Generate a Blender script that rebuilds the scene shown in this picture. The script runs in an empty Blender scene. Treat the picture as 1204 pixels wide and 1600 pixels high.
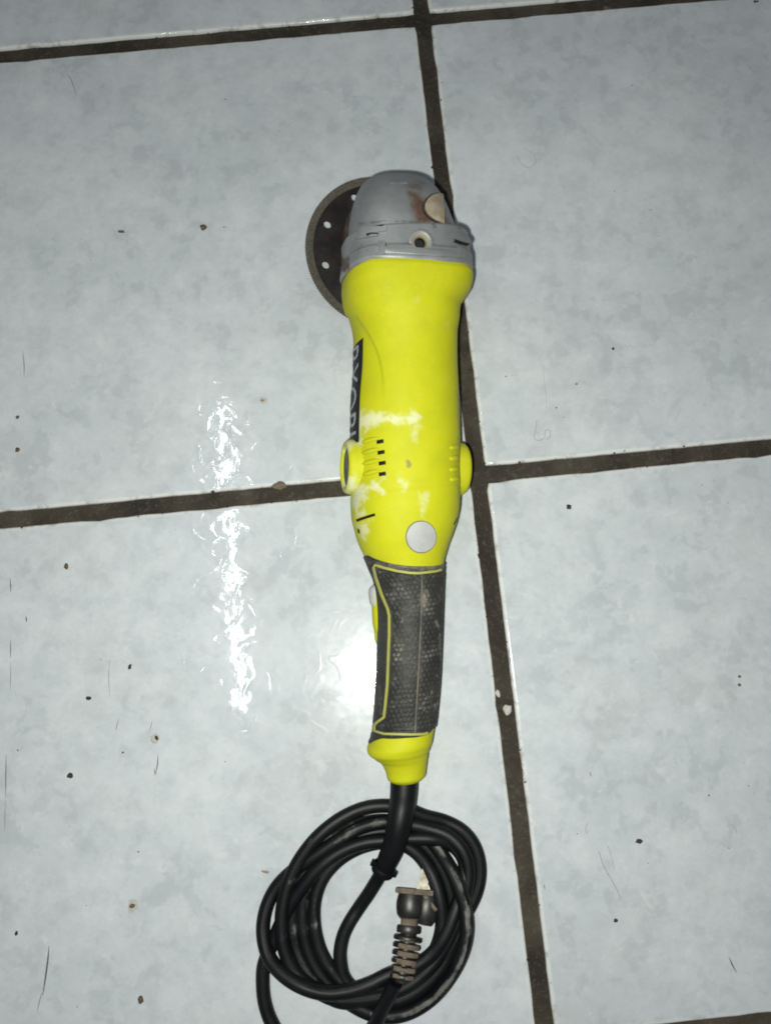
import bpy, bmesh, math, random
import numpy as np
from mathutils import Vector, Matrix, Euler, noise
from mathutils.bvhtree import BVHTree

random.seed(7)
SC = bpy.context.scene
C = SC.collection
R = math.radians

# ------------------------------------------------------------------ camera
CAM_LOC = Vector((-0.0789, -0.1291, 0.5895))
CAM_ROT = Euler((0.1820, 0.0020, -0.0978), 'XYZ')
F = 1300.0                                   # focal length in photograph pixels (1204 x 1600)
cd = bpy.data.cameras.new('camera')
cam = bpy.data.objects.new('camera', cd)
C.objects.link(cam)
cam.location = CAM_LOC
cam.rotation_euler = CAM_ROT
cd.sensor_fit = 'VERTICAL'
cd.sensor_height = 36.0
cd.lens = F / 1600 * 36.0
cd.clip_start = 0.01
cd.clip_end = 50
SC.camera = cam

# ------------------------------------------------------------------ world, lamps, exposure
w = bpy.data.worlds.new('World')
SC.world = w
w.use_nodes = True
bg = w.node_tree.nodes['Background']
bg.inputs[0].default_value = (0.80, 0.87, 1.0, 1)
bg.inputs[1].default_value = 0.075

def area(name, loc, shape, sx, sy, power, col, rot=(0, 0, 0)):
    l = bpy.data.lights.new(name, 'AREA')
    l.shape = shape
    l.size = sx
    l.size_y = sy
    l.energy = power
    l.color = col
    o = bpy.data.objects.new(name, l)
    C.objects.link(o)
    o.location = loc
    o.rotation_euler = rot
    return o

# the phone's flash beside the lens, and the tube on the ceiling that the glaze mirrors
FLASH_LOC = (-0.096, -0.141, 0.588)
area('flash_lamp', FLASH_LOC, 'DISK', 0.012, 0.012, 3.9, (0.985, 1.0, 0.92), (R(9), 0, R(-5)))
area('ceiling_tube_lamp', (-0.600, 0.315, 2.40), 'RECTANGLE', 0.022, 1.12, 4.6, (0.90, 0.97, 1.0))

SC.view_settings.view_transform = 'Standard'
SC.view_settings.look = 'None'
SC.view_settings.exposure = 0.0
SC.view_settings.gamma = 1.0
SC.view_settings.use_curve_mapping = False
try:
    SC.cycles.filter_width = 1.9
except Exception:
    pass

# ------------------------------------------------------------------ measuring helpers
CR = CAM_ROT.to_matrix()
CRn = np.array(CR)
CLn = np.array(CAM_LOC)

def ray(px, py):
    return (CR @ Vector(((px - 602) / F, -(py - 800) / F, -1))).normalized()

def at(px, py, z=0.0):
    d = ray(px, py)
    return CAM_LOC + d * ((z - CAM_LOC.z) / d.z)

def pix(P):
    d = (np.asarray(P, float) - CLn) @ CRn
    return np.stack([602 + F * d[..., 0] / -d[..., 2], 800 - F * d[..., 1] / -d[..., 2]], -1)

def sstep(a, b, x):
    t = np.clip((x - a) / (b - a), 0, 1)
    return t * t * (3 - 2 * t)

def pchip(xs, ys):
    """monotone cubic through the points, vectorised"""
    xs = np.asarray(xs, float); ys = np.asarray(ys, float)
    h = np.diff(xs); d = np.diff(ys) / h
    m = np.zeros(len(xs)); m[0] = d[0]; m[-1] = d[-1]
    for i in range(1, len(xs) - 1):
        if d[i - 1] * d[i] > 0:
            w1 = 2 * h[i] + h[i - 1]; w2 = h[i] + 2 * h[i - 1]
            m[i] = (w1 + w2) / (w1 / d[i - 1] + w2 / d[i])
    def f(x):
        x = np.clip(np.asarray(x, float), xs[0], xs[-1])
        i = np.clip(np.searchsorted(xs, x) - 1, 0, len(h) - 1)
        t = (x - xs[i]) / h[i]
        return ((1 + 2 * t) * (1 - t) ** 2 * ys[i] + t * (1 - t) ** 2 * h[i] * m[i]
                + t * t * (3 - 2 * t) * ys[i + 1] + t * t * (t - 1) * h[i] * m[i + 1])
    return f

def poly_sd(px, py, poly):
    """signed distance (positive inside) of pixel arrays to a polygon"""
    px = np.asarray(px, float); py = np.asarray(py, float)
    best = np.full(px.shape, 1e9); ins = np.zeros(px.shape, bool)
    n = len(poly)
    for i in range(n):
        x0, y0 = poly[i]; x1, y1 = poly[(i + 1) % n]
        dx, dy = x1 - x0, y1 - y0
        t = np.clip(((px - x0) * dx + (py - y0) * dy) / (dx * dx + dy * dy), 0, 1)
        best = np.minimum(best, np.hypot(px - x0 - t * dx, py - y0 - t * dy))
        c = ((y0 > py) != (y1 > py)) & (px < dx * (py - y0) / (dy if dy else 1e-9) + x0)
        ins ^= c
    return np.where(ins, best, -best)

def line_d(px, py, pts):
    px = np.asarray(px, float); py = np.asarray(py, float)
    best = np.full(px.shape, 1e9)
    for (x0, y0), (x1, y1) in zip(pts[:-1], pts[1:]):
        dx, dy = x1 - x0, y1 - y0
        t = np.clip(((px - x0) * dx + (py - y0) * dy) / (dx * dx + dy * dy), 0, 1)
        best = np.minimum(best, np.hypot(px - x0 - t * dx, py - y0 - t * dy))
    return best

def nz(P, s, off=0.0):
    return np.array([noise.noise(Vector((p[0] * s + off, p[1] * s + off * 1.7, p[2] * s))) for p in P])

def fbm(P, s, off=0.0, o=4):
    r = np.zeros(len(P)); a = 1.0
    for k in range(o):
        r += a * nz(P, s * 2 ** k, off + k * 3.1); a *= 0.55
    return r

# ------------------------------------------------------------------ object helpers
def link(name, me, mat, parent=None):
    o = bpy.data.objects.new(name, me)
    C.objects.link(o)
    if mat is not None:
        me.materials.clear()
        for m in (mat if isinstance(mat, (list, tuple)) else [mat]):
            me.materials.append(m)
    if parent is not None:
        o.parent = parent
        if parent.type == 'EMPTY':
            o.location = -parent.location
    return o

def bm_obj(name, bm, mat, parent=None, sharp=40, fix=True):
    if fix:
        bmesh.ops.recalc_face_normals(bm, faces=bm.faces)
    for f in bm.faces:
        f.smooth = True
    for e in bm.edges:
        if len(e.link_faces) == 2 and e.calc_face_angle(0) > R(sharp):
            e.smooth = False
    me = bpy.data.meshes.new(name)
    bm.to_mesh(me)
    bm.free()
    return link(name, me, mat, parent)

def grid_mesh(name, P, closed_u=True, cap0=False, cap1=False):
    """P[rows][cols][3] -> mesh; columns wrap when closed_u"""
    n, m = P.shape[:2]
    V = P.reshape(-1, 3).tolist()
    Fs = []
    mm = m if closed_u else m - 1
    for i in range(n - 1):
        for j in range(mm):
            k = (j + 1) % m
            Fs.append((i * m + j, i * m + k, (i + 1) * m + k, (i + 1) * m + j))
    if cap0:
        Fs.append(tuple(range(m - 1, -1, -1)))
    if cap1:
        Fs.append(tuple((n - 1) * m + j for j in range(m)))
    me = bpy.data.meshes.new(name)
    me.from_pydata(V, [], Fs)
    bm = bmesh.new(); bm.from_mesh(me)
    bmesh.ops.recalc_face_normals(bm, faces=bm.faces)
    for f in bm.faces:
        f.smooth = len(f.verts) < 5
    for e in bm.edges:
        if len(e.link_faces) == 2 and e.calc_face_angle(0) > R(50):
            e.smooth = False
    bm.to_mesh(me); bm.free()
    return me

def set_attr(me, name, vals):
    a = me.attributes.new(name, 'FLOAT', 'POINT')
    a.data.foreach_set('value', np.asarray(vals, np.float32))

def frame(n, hint):
    n = n.normalized()
    x = (hint - n * hint.dot(n)).normalized()
    return x, n.cross(x), n

def lathe(bm, prof, org, n, hint, seg=32, sx=1.0, sy=1.0):
    """revolve (radius, height) pairs about axis n"""
    x, y, z = frame(n, hint)
    rings = []
    for r, h in prof:
        if r <= 1e-7:
            rings.append([bm.verts.new(org + z * h)])
        else:
            rings.append([bm.verts.new(org + z * h + x * (r * sx * math.cos(2 * math.pi * k / seg)) + y * (r * sy * math.sin(2 * math.pi * k / seg))) for k in range(seg)])
    for a, b in zip(rings[:-1], rings[1:]):
        for k in range(seg):
            l = (k + 1) % seg
            if len(a) == 1 and len(b) == 1: continue
            if len(a) == 1: bm.faces.new((a[0], b[k], b[l]))
            elif len(b) == 1: bm.faces.new((a[k], a[l], b[0]))
            else: bm.faces.new((a[k], a[l], b[l], b[k]))
    return rings

def box(bm, org, ax, ay, az, bev=0.0):
    """box with half-extent vectors ax, ay, az"""
    vs = [bm.verts.new(org + ax * i + ay * j + az * k) for i in (-1, 1) for j in (-1, 1) for k in (-1, 1)]
    fs = [bm.faces.new([vs[q] for q in f]) for f in ((0, 1, 3, 2), (4, 6, 7, 5), (0, 4, 5, 1), (2, 3, 7, 6), (0, 2, 6, 4), (1, 5, 7, 3))]
    if bev:
        es = list({e for f in fs for e in f.edges})
        bmesh.ops.bevel(bm, geom=es, offset=bev, segments=2, affect='EDGES', profile=0.7)

def catmull(pts, n):
    pts = [np.asarray(p, float) for p in pts]
    P = [2 * pts[0] - pts[1]] + pts + [2 * pts[-1] - pts[-2]]
    out = []
    for i in range(1, len(P) - 2):
        p0, p1, p2, p3 = P[i - 1:i + 3]
        for k in range(n):
            t = k / n
            out.append(0.5 * (2 * p1 + (p2 - p0) * t + (2 * p0 - 5 * p1 + 4 * p2 - p3) * t * t + (3 * p1 - p0 - 3 * p2 + p3) * t ** 3))
    out.append(pts[-1])
    return np.array(out)

def tube_grid(path, rad, seg=14):
    """parallel-transport tube; rad scalar or array"""
    n = len(path)
    rad = np.full(n, rad) if np.isscalar(rad) else np.asarray(rad)
    T = np.gradient(path, axis=0); T /= np.linalg.norm(T, axis=1)[:, None]
    nrm = np.array([0, 0, 1.0]); out = []
    for i in range(n):
        nrm = nrm - T[i] * nrm.dot(T[i]); nrm /= np.linalg.norm(nrm)
        b = np.cross(T[i], nrm)
        a = np.linspace(0, 2 * math.pi, seg, endpoint=False)
        out.append(path[i] + rad[i] * (np.cos(a)[:, None] * nrm + np.sin(a)[:, None] * b))
    return np.array(out)

# ------------------------------------------------------------------ material helpers
class MT:
    def __init__(s, name, rough=0.5, metal=0.0, col=(0.5, 0.5, 0.5), spec=0.5):
        s.m = bpy.data.materials.new(name); s.m.use_nodes = True
        s.t = s.m.node_tree; s.b = s.t.nodes['Principled BSDF']
        s.set('Roughness', rough); s.set('Metallic', metal); s.set('Base Color', (*col, 1)); s.set('Specular IOR Level', spec)
    def set(s, k, v): s.b.inputs[k].default_value = v
    def n(s, typ, **kw):
        x = s.t.nodes.new(typ)
        for k, v in kw.items():
            if k.startswith('i_'): x.inputs[k[2:].replace('_', ' ')].default_value = v
            else: setattr(x, k, v)
        return x
    def l(s, a, b): s.t.links.new(a, b)
    def pos(s):
        return s.n('ShaderNodeNewGeometry').outputs['Position']
    def noise(s, scale, detail=3, rough=0.55, vec=None, dist=0.0):
        x = s.n('ShaderNodeTexNoise'); x.inputs['Scale'].default_value = scale; x.inputs['Detail'].default_value = detail
        x.inputs['Roughness'].default_value = rough; x.inputs['Distortion'].default_value = dist
        s.l(vec if vec is not None else s.pos(), x.inputs['Vector'])
        return x.outputs['Fac']
    def ramp(s, fac, a, b, va=0.0, vb=1.0):
        x = s.n('ShaderNodeMapRange', interpolation_type='SMOOTHSTEP')
        for k, v in zip(('From Min', 'From Max', 'To Min', 'To Max'), (a, b, va, vb)): x.inputs[k].default_value = v
        s.l(fac, x.inputs['Value']); return x.outputs['Result']
    def math(s, op, a, b=0.0, clamp=False):
        x = s.n('ShaderNodeMath', operation=op); x.use_clamp = clamp
        for k, v in ((0, a), (1, b)):
            if isinstance(v, (int, float)): x.inputs[k].default_value = v
            else: s.l(v, x.inputs[k])
        return x.outputs[0]
    def mix(s, fac, a, b):
        x = s.n('ShaderNodeMix', data_type='RGBA')
        for k, v in (('Factor', fac), ('A', a), ('B', b)):
            i = [q for q in x.inputs if q.name == k and (q.type == 'RGBA' or k == 'Factor')][0]
            if isinstance(v, (int, float)): i.default_value = v
            elif isinstance(v, tuple): i.default_value = (*v, 1)
            else: s.l(v, i)
        return [q for q in x.outputs if q.type == 'RGBA'][0]
    def attr(s, name):
        return s.n('ShaderNodeAttribute', attribute_name=name).outputs['Fac']
    def bump(s, h, dist, strength=1.0, normal=None):
        x = s.n('ShaderNodeBump'); x.inputs['Distance'].default_value = dist; x.inputs['Strength'].default_value = strength
        s.l(h, x.inputs['Height'])
        if normal is not None: s.l(normal, x.inputs['Normal'])
        return x.outputs['Normal']
    def out(s, col=None, rough=None, normal=None):
        if col is not None: s.l(col, s.b.inputs['Base Color'])
        if rough is not None: s.l(rough, s.b.inputs['Roughness'])
        if normal is not None: s.l(normal, s.b.inputs['Normal'])
        return s.m

def mat_tile():
    m = MT('glazed_tile', 0.07, spec=0.18); m.set('Coat Weight', 0.55); m.set('Coat Roughness', 0.042); m.set('Coat IOR', 1.5)
    tc = m.n('ShaderNodeTexCoord').outputs['Object']
    inf = m.n('ShaderNodeObjectInfo').outputs['Random']
    off = m.n('ShaderNodeCombineXYZ'); m.l(m.math('MULTIPLY', inf, 37.0), off.inputs[0]); m.l(m.math('MULTIPLY', inf, 91.0), off.inputs[1])
    v = m.n('ShaderNodeVectorMath', operation='ADD'); m.l(tc, v.inputs[0]); m.l(off.outputs[0], v.inputs[1]); v = v.outputs[0]
    warp = m.n('ShaderNodeTexNoise'); warp.inputs['Scale'].default_value = 45; warp.inputs['Detail'].default_value = 4; m.l(v, warp.inputs['Vector'])
    wv = m.n('ShaderNodeVectorMath', operation='SCALE'); m.l(warp.outputs['Color'], wv.inputs[0]); wv.inputs['Scale'].default_value = 0.012
    v2 = m.n('ShaderNodeVectorMath', operation='ADD'); m.l(v, v2.inputs[0]); m.l(wv.outputs[0], v2.inputs[1]); v2 = v2.outputs[0]
    clouds = m.noise(9, 5, 0.6, v2)
    mott = m.noise(50, 9, 0.72, v2)
    blot = m.noise(66, 4, 0.55, v2)
    fine = m.noise(150, 7, 0.72, v)
    vein = m.math('ABSOLUTE', m.math('SUBTRACT', m.noise(40, 3, 0.55, v2, 0.3), 0.5))
    wisp = m.math('MULTIPLY', m.ramp(vein, 0.0, 0.045, 1.0, 0.0), m.ramp(m.noise(14, 2, 0.5, v2), 0.48, 0.66))
    c = m.mix(m.ramp(clouds, 0.30, 0.70), (0.602, 0.640, 0.668), (0.522, 0.562, 0.594))
    c = m.mix(m.math('MULTIPLY', m.ramp(mott, 0.40, 0.68), 0.55), c, (0.455, 0.492, 0.520))
    bl = m.math('MULTIPLY', m.ramp(m.math('ADD', m.math('MULTIPLY', blot, 0.70), m.math('MULTIPLY', mott, 0.30)), 0.515, 0.575), m.ramp(clouds, 0.38, 0.60, 0.10, 1.0))
    c = m.mix(m.math('MULTIPLY', bl, 0.40), c, (0.395, 0.430, 0.455))
    c = m.mix(m.math('MULTIPLY', m.ramp(m.math('SUBTRACT', mott, m.math('MULTIPLY', fine, 0.4)), 0.24, 0.10), 0.55), c, (0.66, 0.68, 0.685))
    c = m.mix(m.math('MULTIPLY', wisp, 0.16), c, (0.68, 0.70, 0.705))
    c = m.mix(m.math('MULTIPLY', m.ramp(fine, 0.52, 0.74), 0.40), c, (0.40, 0.425, 0.445))
    c = m.mix(m.math('MULTIPLY', m.ramp(fine, 0.46, 0.28), 0.38), c, (0.70, 0.73, 0.74))
    # the glaze runs thin and pale on the rounded rim
    sx = m.n('ShaderNodeSeparateXYZ'); m.l(tc, sx.inputs[0])
    ed = m.math('MAXIMUM', m.math('ABSOLUTE', sx.outputs[0]), m.math('ABSOLUTE', sx.outputs[1]))
    c = m.mix(m.math('MULTIPLY', m.ramp(ed, 0.1805, 0.1830), 0.75), c, (0.70, 0.71, 0.69))
    # brown grime creeping in from the joints
    gr = m.math('MULTIPLY', m.ramp(ed, 0.1795, 0.1842), m.ramp(m.noise(95, 5, 0.7, v), 0.50, 0.66))
    c = m.mix(m.math('MULTIPLY', gr, 0.55), c, (0.20, 0.175, 0.14))
    # dust film
    c = m.mix(m.math('MULTIPLY', m.ramp(m.noise(7, 6, 0.7, v), 0.5, 0.75), 0.22), c, (0.42, 0.40, 0.36))
    h = m.math('ADD', m.math('MULTIPLY', m.noise(100, 1.0, 0.4, v), 0.95), m.math('MULTIPLY', m.noise(260, 1.0, 0.5, v), 0.10))
    rg = m.math('ABSOLUTE', m.math('SUBTRACT', m.noise(58, 1.0, 0.4, v, 0.6), 0.5))
    h = m.math('ADD', h, m.math('MULTIPLY', m.ramp(rg, 0.0, 0.10, 1.0, 0.0), m.math('MULTIPLY', m.ramp(m.noise(24, 1, 0.5, v), 0.35, 0.57), 0.50)))
    nb = m.bump(h, 0.000075)
    r = m.ramp(m.noise(60, 4, 0.6, v), 0.3, 0.8, 0.15, 0.21)
    m.l(nb, m.b.inputs['Coat Normal'])
    return m.out(c, r, nb)

def mat_grout():
    m = MT('dirty_grout', 0.95, spec=0.2)
    a = m.noise(240, 6, 0.7); b = m.noise(22, 3, 0.6)
    c = m.mix(m.ramp(b, 0.3, 0.7), (0.034, 0.029, 0.023), (0.078, 0.066, 0.050))
    c = m.mix(m.math('MULTIPLY', m.ramp(m.noise(5, 3, 0.6), 0.40, 0.62), 0.6), c, (0.026, 0.022, 0.018))
    c = m.mix(m.math('MULTIPLY', m.ramp(a, 0.5, 0.8), 0.55), c, (0.15, 0.13, 0.105))
    c = m.mix(m.math('MULTIPLY', m.ramp(m.noise(900, 2), 0.62, 0.75), 0.5), c, (0.22, 0.20, 0.17))
    return m.out(c, None, m.bump(m.math('ADD', a, m.math('MULTIPLY', m.noise(900, 3), 0.5)), 0.0012))

def mat_yellow():
    m = MT('lime_plastic', 0.6, spec=0.22)
    d = m.attr('dust'); g = m.attr('grime')
    fn = m.noise(420, 5, 0.7); md = m.noise(60, 4, 0.6)
    c = m.mix(m.ramp(md, 0.3, 0.75), (0.535, 0.540, 0.010), (0.485, 0.490, 0.011))
    k = m.ramp(m.math('ADD', d, m.math('MULTIPLY', m.math('SUBTRACT', fn, 0.5), 0.9)), 0.10, 1.0)
    c = m.mix(m.math('MULTIPLY', m.ramp(m.math('ADD', g, m.math('MULTIPLY', m.math('SUBTRACT', fn, 0.5), 0.7)), 0.3, 0.8), 0.75), c, (0.22, 0.205, 0.09))
    c = m.mix(m.math('MULTIPLY', k, 0.78), c, (0.70, 0.72, 0.52))
    c = m.mix(m.math('MULTIPLY', m.ramp(m.noise(900, 2), 0.66, 0.74), 0.25), c, (0.75, 0.78, 0.45))
    r = m.ramp(k, 0, 1, 0.60, 0.9)
    return m.out(c, r, m.bump(m.noise(1500, 2), 0.00006))

def mat_grip():
    m = MT('worn_black_rubber', 0.62, spec=0.35)
    d = m.attr('dust'); bmp = m.attr('knob')
    fn = m.noise(500, 5, 0.7); md = m.noise(45, 4, 0.65)
    c = m.mix(m.ramp(md, 0.35, 0.7), (0.022, 0.022, 0.021), (0.040, 0.039, 0.036))
    k = m.math('MULTIPLY', m.ramp(m.math('ADD', d, m.math('MULTIPLY', m.math('SUBTRACT', fn, 0.5), 0.9)), 0.3, 0.8), 0.85)
    c = m.mix(k, c, (0.20, 0.185, 0.15))
    kk = m.math('MULTIPLY', m.math('MULTIPLY', bmp, m.ramp(m.noise(90, 3), 0.5, 0.72)), 0.6)
    c = m.mix(kk, c, (0.23, 0.22, 0.19))
    return m.out(c, m.ramp(fn, 0.3, 0.7, 0.5, 0.75), m.bump(fn, 0.00008))

def mat_cord():
    m = MT('black_cord_rubber', 0.48, spec=0.24)
    uv = m.n('ShaderNodeUVMap').outputs[0]
    mp = m.n('ShaderNodeMapping'); mp.inputs['Scale'].default_value = (34, 14, 1); m.l(uv, mp.inputs[0])
    st = m.noise(1.0, 6, 0.7, mp.outputs[0])
    d = m.attr('dust')
    sp = m.noise(350, 4, 0.7)
    c = m.mix(m.ramp(m.noise(40, 3), 0.35, 0.7), (0.0040, 0.0045, 0.0055), (0.009, 0.0095, 0.010))
    k = m.ramp(m.math('ADD', d, m.math('MULTIPLY', m.math('SUBTRACT', m.math('ADD', m.math('MULTIPLY', st, 0.65), m.math('MULTIPLY', sp, 0.35)), 0.5), 1.5)), 0.35, 0.75)
    c = m.mix(m.math('MULTIPLY', k, 0.75), c, (0.22, 0.22, 0.205))
    return m.out(c, m.ramp(k, 0, 1, 0.46, 0.85), m.bump(st, 0.0002))

def mat_cast():
    m = MT('cast_grey_metal', 0.46, 0.35, spec=0.4)
    ru = m.attr('rust'); gr = m.attr('grime')
    fn = m.noise(300, 5, 0.7); md = m.noise(50, 4, 0.6)
    c = m.mix(m.ramp(md, 0.3, 0.7), (0.300, 0.312, 0.320), (0.235, 0.246, 0.255))
    c = m.mix(m.math('MULTIPLY', m.ramp(fn, 0.55, 0.8), 0.3), c, (0.36, 0.37, 0.37))
    k = m.ramp(m.math('ADD', ru, m.math('MULTIPLY', m.math('SUBTRACT', fn, 0.5), 0.7)), 0.05, 1.05)
    c = m.mix(m.math('MULTIPLY', k, 0.95), c, (0.105, 0.050, 0.025))
    g = m.ramp(m.math('ADD', gr, m.math('MULTIPLY', m.math('SUBTRACT', fn, 0.5), 0.8)), 0.3, 0.8)
    c = m.mix(m.math('MULTIPLY', g, 0.75), c, (0.035, 0.034, 0.032))
    return m.out(c, m.ramp(k, 0, 1, 0.46, 0.8), m.bump(m.noise(1200, 3), 0.0001))

def mat_simple(name, a, b, rough, metal=0.0, scale=200, spec=0.5, bump=0.00008, lo=0.35, hi=0.7):
    m = MT(name, rough, metal, spec=spec)
    fn = m.noise(scale, 5, 0.65)
    return m.out(m.mix(m.ramp(fn, lo, hi), a, b), None, m.bump(fn, bump))

M_TILE, M_GROUT, M_YEL, M_GRIP, M_CORD, M_CAST = mat_tile(), mat_grout(), mat_yellow(), mat_grip(), mat_cord(), mat_cast()
M_DARK = mat_simple('dark_recess', (0.004, 0.004, 0.004), (0.007, 0.007, 0.006), 0.8)
M_PIPE = mat_simple('piping_yellow', (0.42, 0.43, 0.05), (0.36, 0.34, 0.14), 0.6, scale=150)
M_SEAM = mat_simple('dusty_seam', (0.17, 0.155, 0.12), (0.085, 0.08, 0.065), 0.8, scale=150)
M_BTN = mat_simple('pale_grey_plastic', (0.46, 0.47, 0.455), (0.41, 0.415, 0.40), 0.55, scale=120)
M_CAPF = mat_simple('charcoal_plastic', (0.040, 0.043, 0.047), (0.06, 0.06, 0.06), 0.55)
M_LABEL = mat_simple('black_label', (0.006, 0.007, 0.010), (0.012, 0.013, 0.016), 0.5, spec=0.15)
M_INK = mat_simple('silver_ink', (0.38, 0.41, 0.43), (0.24, 0.26, 0.28), 0.5, scale=400)
M_LOCK = mat_simple('stained_beige_metal', (0.44, 0.40, 0.31), (0.34, 0.27, 0.18), 0.5, 0.2, scale=130)
M_DISC = mat_simple('dark_blade_steel', (0.018, 0.016, 0.016), (0.040, 0.033, 0.030), 0.45, 0.5, scale=70)
M_RIM = mat_simple('diamond_grit', (0.070, 0.062, 0.050), (0.125, 0.110, 0.088), 0.85, 0.1, scale=500)
M_RUST = mat_simple('rusty_steel', (0.035, 0.026, 0.021), (0.085, 0.050, 0.035), 0.7, 0.4, scale=160)
M_STEEL = mat_simple('plated_prong', (0.36, 0.34, 0.29), (0.20, 0.17, 0.13), 0.55, 0.6, scale=220)
M_PLUG = mat_simple('plug_rubber', (0.010, 0.010, 0.010), (0.024, 0.021, 0.018), 0.4, scale=180)
M_MUD = mat_simple('dust_caked_rubber', (0.17, 0.135, 0.10), (0.085, 0.068, 0.05), 0.9, scale=260)
M_CRUMB = mat_simple('brown_crumb', (0.075, 0.055, 0.032), (0.14, 0.11, 0.07), 0.9, scale=500)
M_SOOT = mat_simple('dark_crumb', (0.018, 0.017, 0.015), (0.05, 0.045, 0.035), 0.9, scale=500)
M_CHIP = mat_simple('tan_biscuit', (0.34, 0.27, 0.20), (0.20, 0.16, 0.12), 0.9, scale=500)
M_PLAS = mat_simple('pale_plaster', (0.50, 0.50, 0.46), (0.40, 0.39, 0.35), 0.9, scale=400)
M_HAIR = mat_simple('dark_hair', (0.13, 0.12, 0.105), (0.18, 0.165, 0.145), 0.5)
M_SCUF = mat_simple('grey_scuff', (0.05, 0.05, 0.047), (0.12, 0.12, 0.112), 0.8, scale=700)

# ------------------------------------------------------------------ the floor: grout bed and tiles
PITCH, JOINT = 0.380, 0.0118
fl = bpy.data.meshes.new('floor')
gx = np.linspace(-1.2, 1.2, 61)
fl_o = None
bm = bmesh.new()
gv = [[bm.verts.new((x, y, -0.0028)) for x in gx] for y in gx]
for i in range(60):
    for j in range(60):
        bm.faces.new((gv[i][j], gv[i][j + 1], gv[i + 1][j + 1], gv[i + 1][j]))
floor = bm_obj('floor', bm, M_GROUT)
floor['kind'] = 'structure'

def tile_mesh(seed):
    rnd = random.Random(seed)
    bm = bmesh.new()
    hs = (PITCH - JOINT) / 2
    per = 56                       # points per side
    base = []
    for k in range(4 * per):
        s, t = divmod(k, per)
        u = -1 + 2 * t / per
        p = ((u, -1), (1, u), (-u, 1), (-1, -u))[s]
        base.append(p)
    wob = [0.00055 * noise.noise(Vector((p[0] * 9 + seed * 5, p[1] * 9, seed))) + 0.00035 * noise.noise(Vector((p[0] * 40 + seed, p[1] * 40, seed))) for p in base]
    for _ in range(5):             # a few nicks in the rim
        c = rnd.randrange(len(base)); a = rnd.uniform(0.0005, 0.0012)
        for q in (-1, 0, 1):
            wob[(c + q) % len(base)] -= a * (1 if q == 0 else 0.4)
    rings = []
    for ins, z in ((0.0, -0.0085), (0.0, -0.0016), (0.00035, -0.0008), (0.0010, -0.00028), (0.0019, -0.00006), (0.0030, 0.0), (0.0060, 0.0)):
        ring = []
        for p, wv in zip(base, wob):
            q = hs - ins + wv * (1 if ins < 0.003 else 0.3)
            x, y = p[0] * q, p[1] * q
            rr = 0.0022                                # softened corner
            if abs(p[0]) > 0.985 and abs(p[1]) > 0.985:
                x *= 1 - 0.3 * rr / hs; y *= 1 - 0.3 * rr / hs
            ring.append(bm.verts.new((x, y, z)))
        rings.append(ring)
    n = len(base)
    for a, b in zip(rings[:-1], rings[1:]):
        for k in range(n):
            l = (k + 1) % n
            bm.faces.new((a[k], a[l], b[l], b[k]))
    bm.faces.new(rings[-1])
    return bm

TILE_TILT = {}
for iy in range(-2, 4):
    for ix in range(-3, 3):
        o = bm_obj('tile', tile_mesh(iy * 7 + ix + 30), M_TILE, floor, 60)
        o.location = ((ix + 0.5) * PITCH, (iy - 0.5) * PITCH, 0.0)
        tx, ty = TILE_TILT.get((ix, iy), (0, 0))
        o.rotation_euler = (tx, ty, 0)

# ------------------------------------------------------------------ the grinder: its frame and its skin
ROLL, PITCHA = R(13.0), R(8.0)
U = Vector((math.sin(ROLL), -math.sin(PITCHA) * math.cos(ROLL), math.cos(ROLL) * math.cos(PITCHA))).normalized()
A = Vector((0, math.cos(PITCHA), math.sin(PITCHA)))
E = A.cross(U).normalized()
A = U.cross(E).normalized()                                # A: towards the head, E: to the tool's right, U: its top
DISC_R = 0.0571
DISC_C = Vector((-0.05344, 0.17188, DISC_R * math.sqrt(1 - U.z ** 2) + 0.0002))
P0 = DISC_C + U * 0.057
Un, An, En, P0n = map(np.array, (U, A, E, P0))

grinder = bpy.data.objects.new('angle_grinder', None)
C.objects.link(grinder)
grinder.location = (DISC_C.x, DISC_C.y, 0)
grinder['label'] = 'lime yellow angle grinder with grey metal head, black rubber grip and coiled black cord'
grinder['category'] = 'angle grinder'

def row_s(row):
    lo, hi = -0.25, 0.6
    for _ in range(50):
        mid = (lo + hi) / 2
        if pix(P0n - An * mid)[1] < row: lo = mid
        else: hi = mid
    return lo

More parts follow.
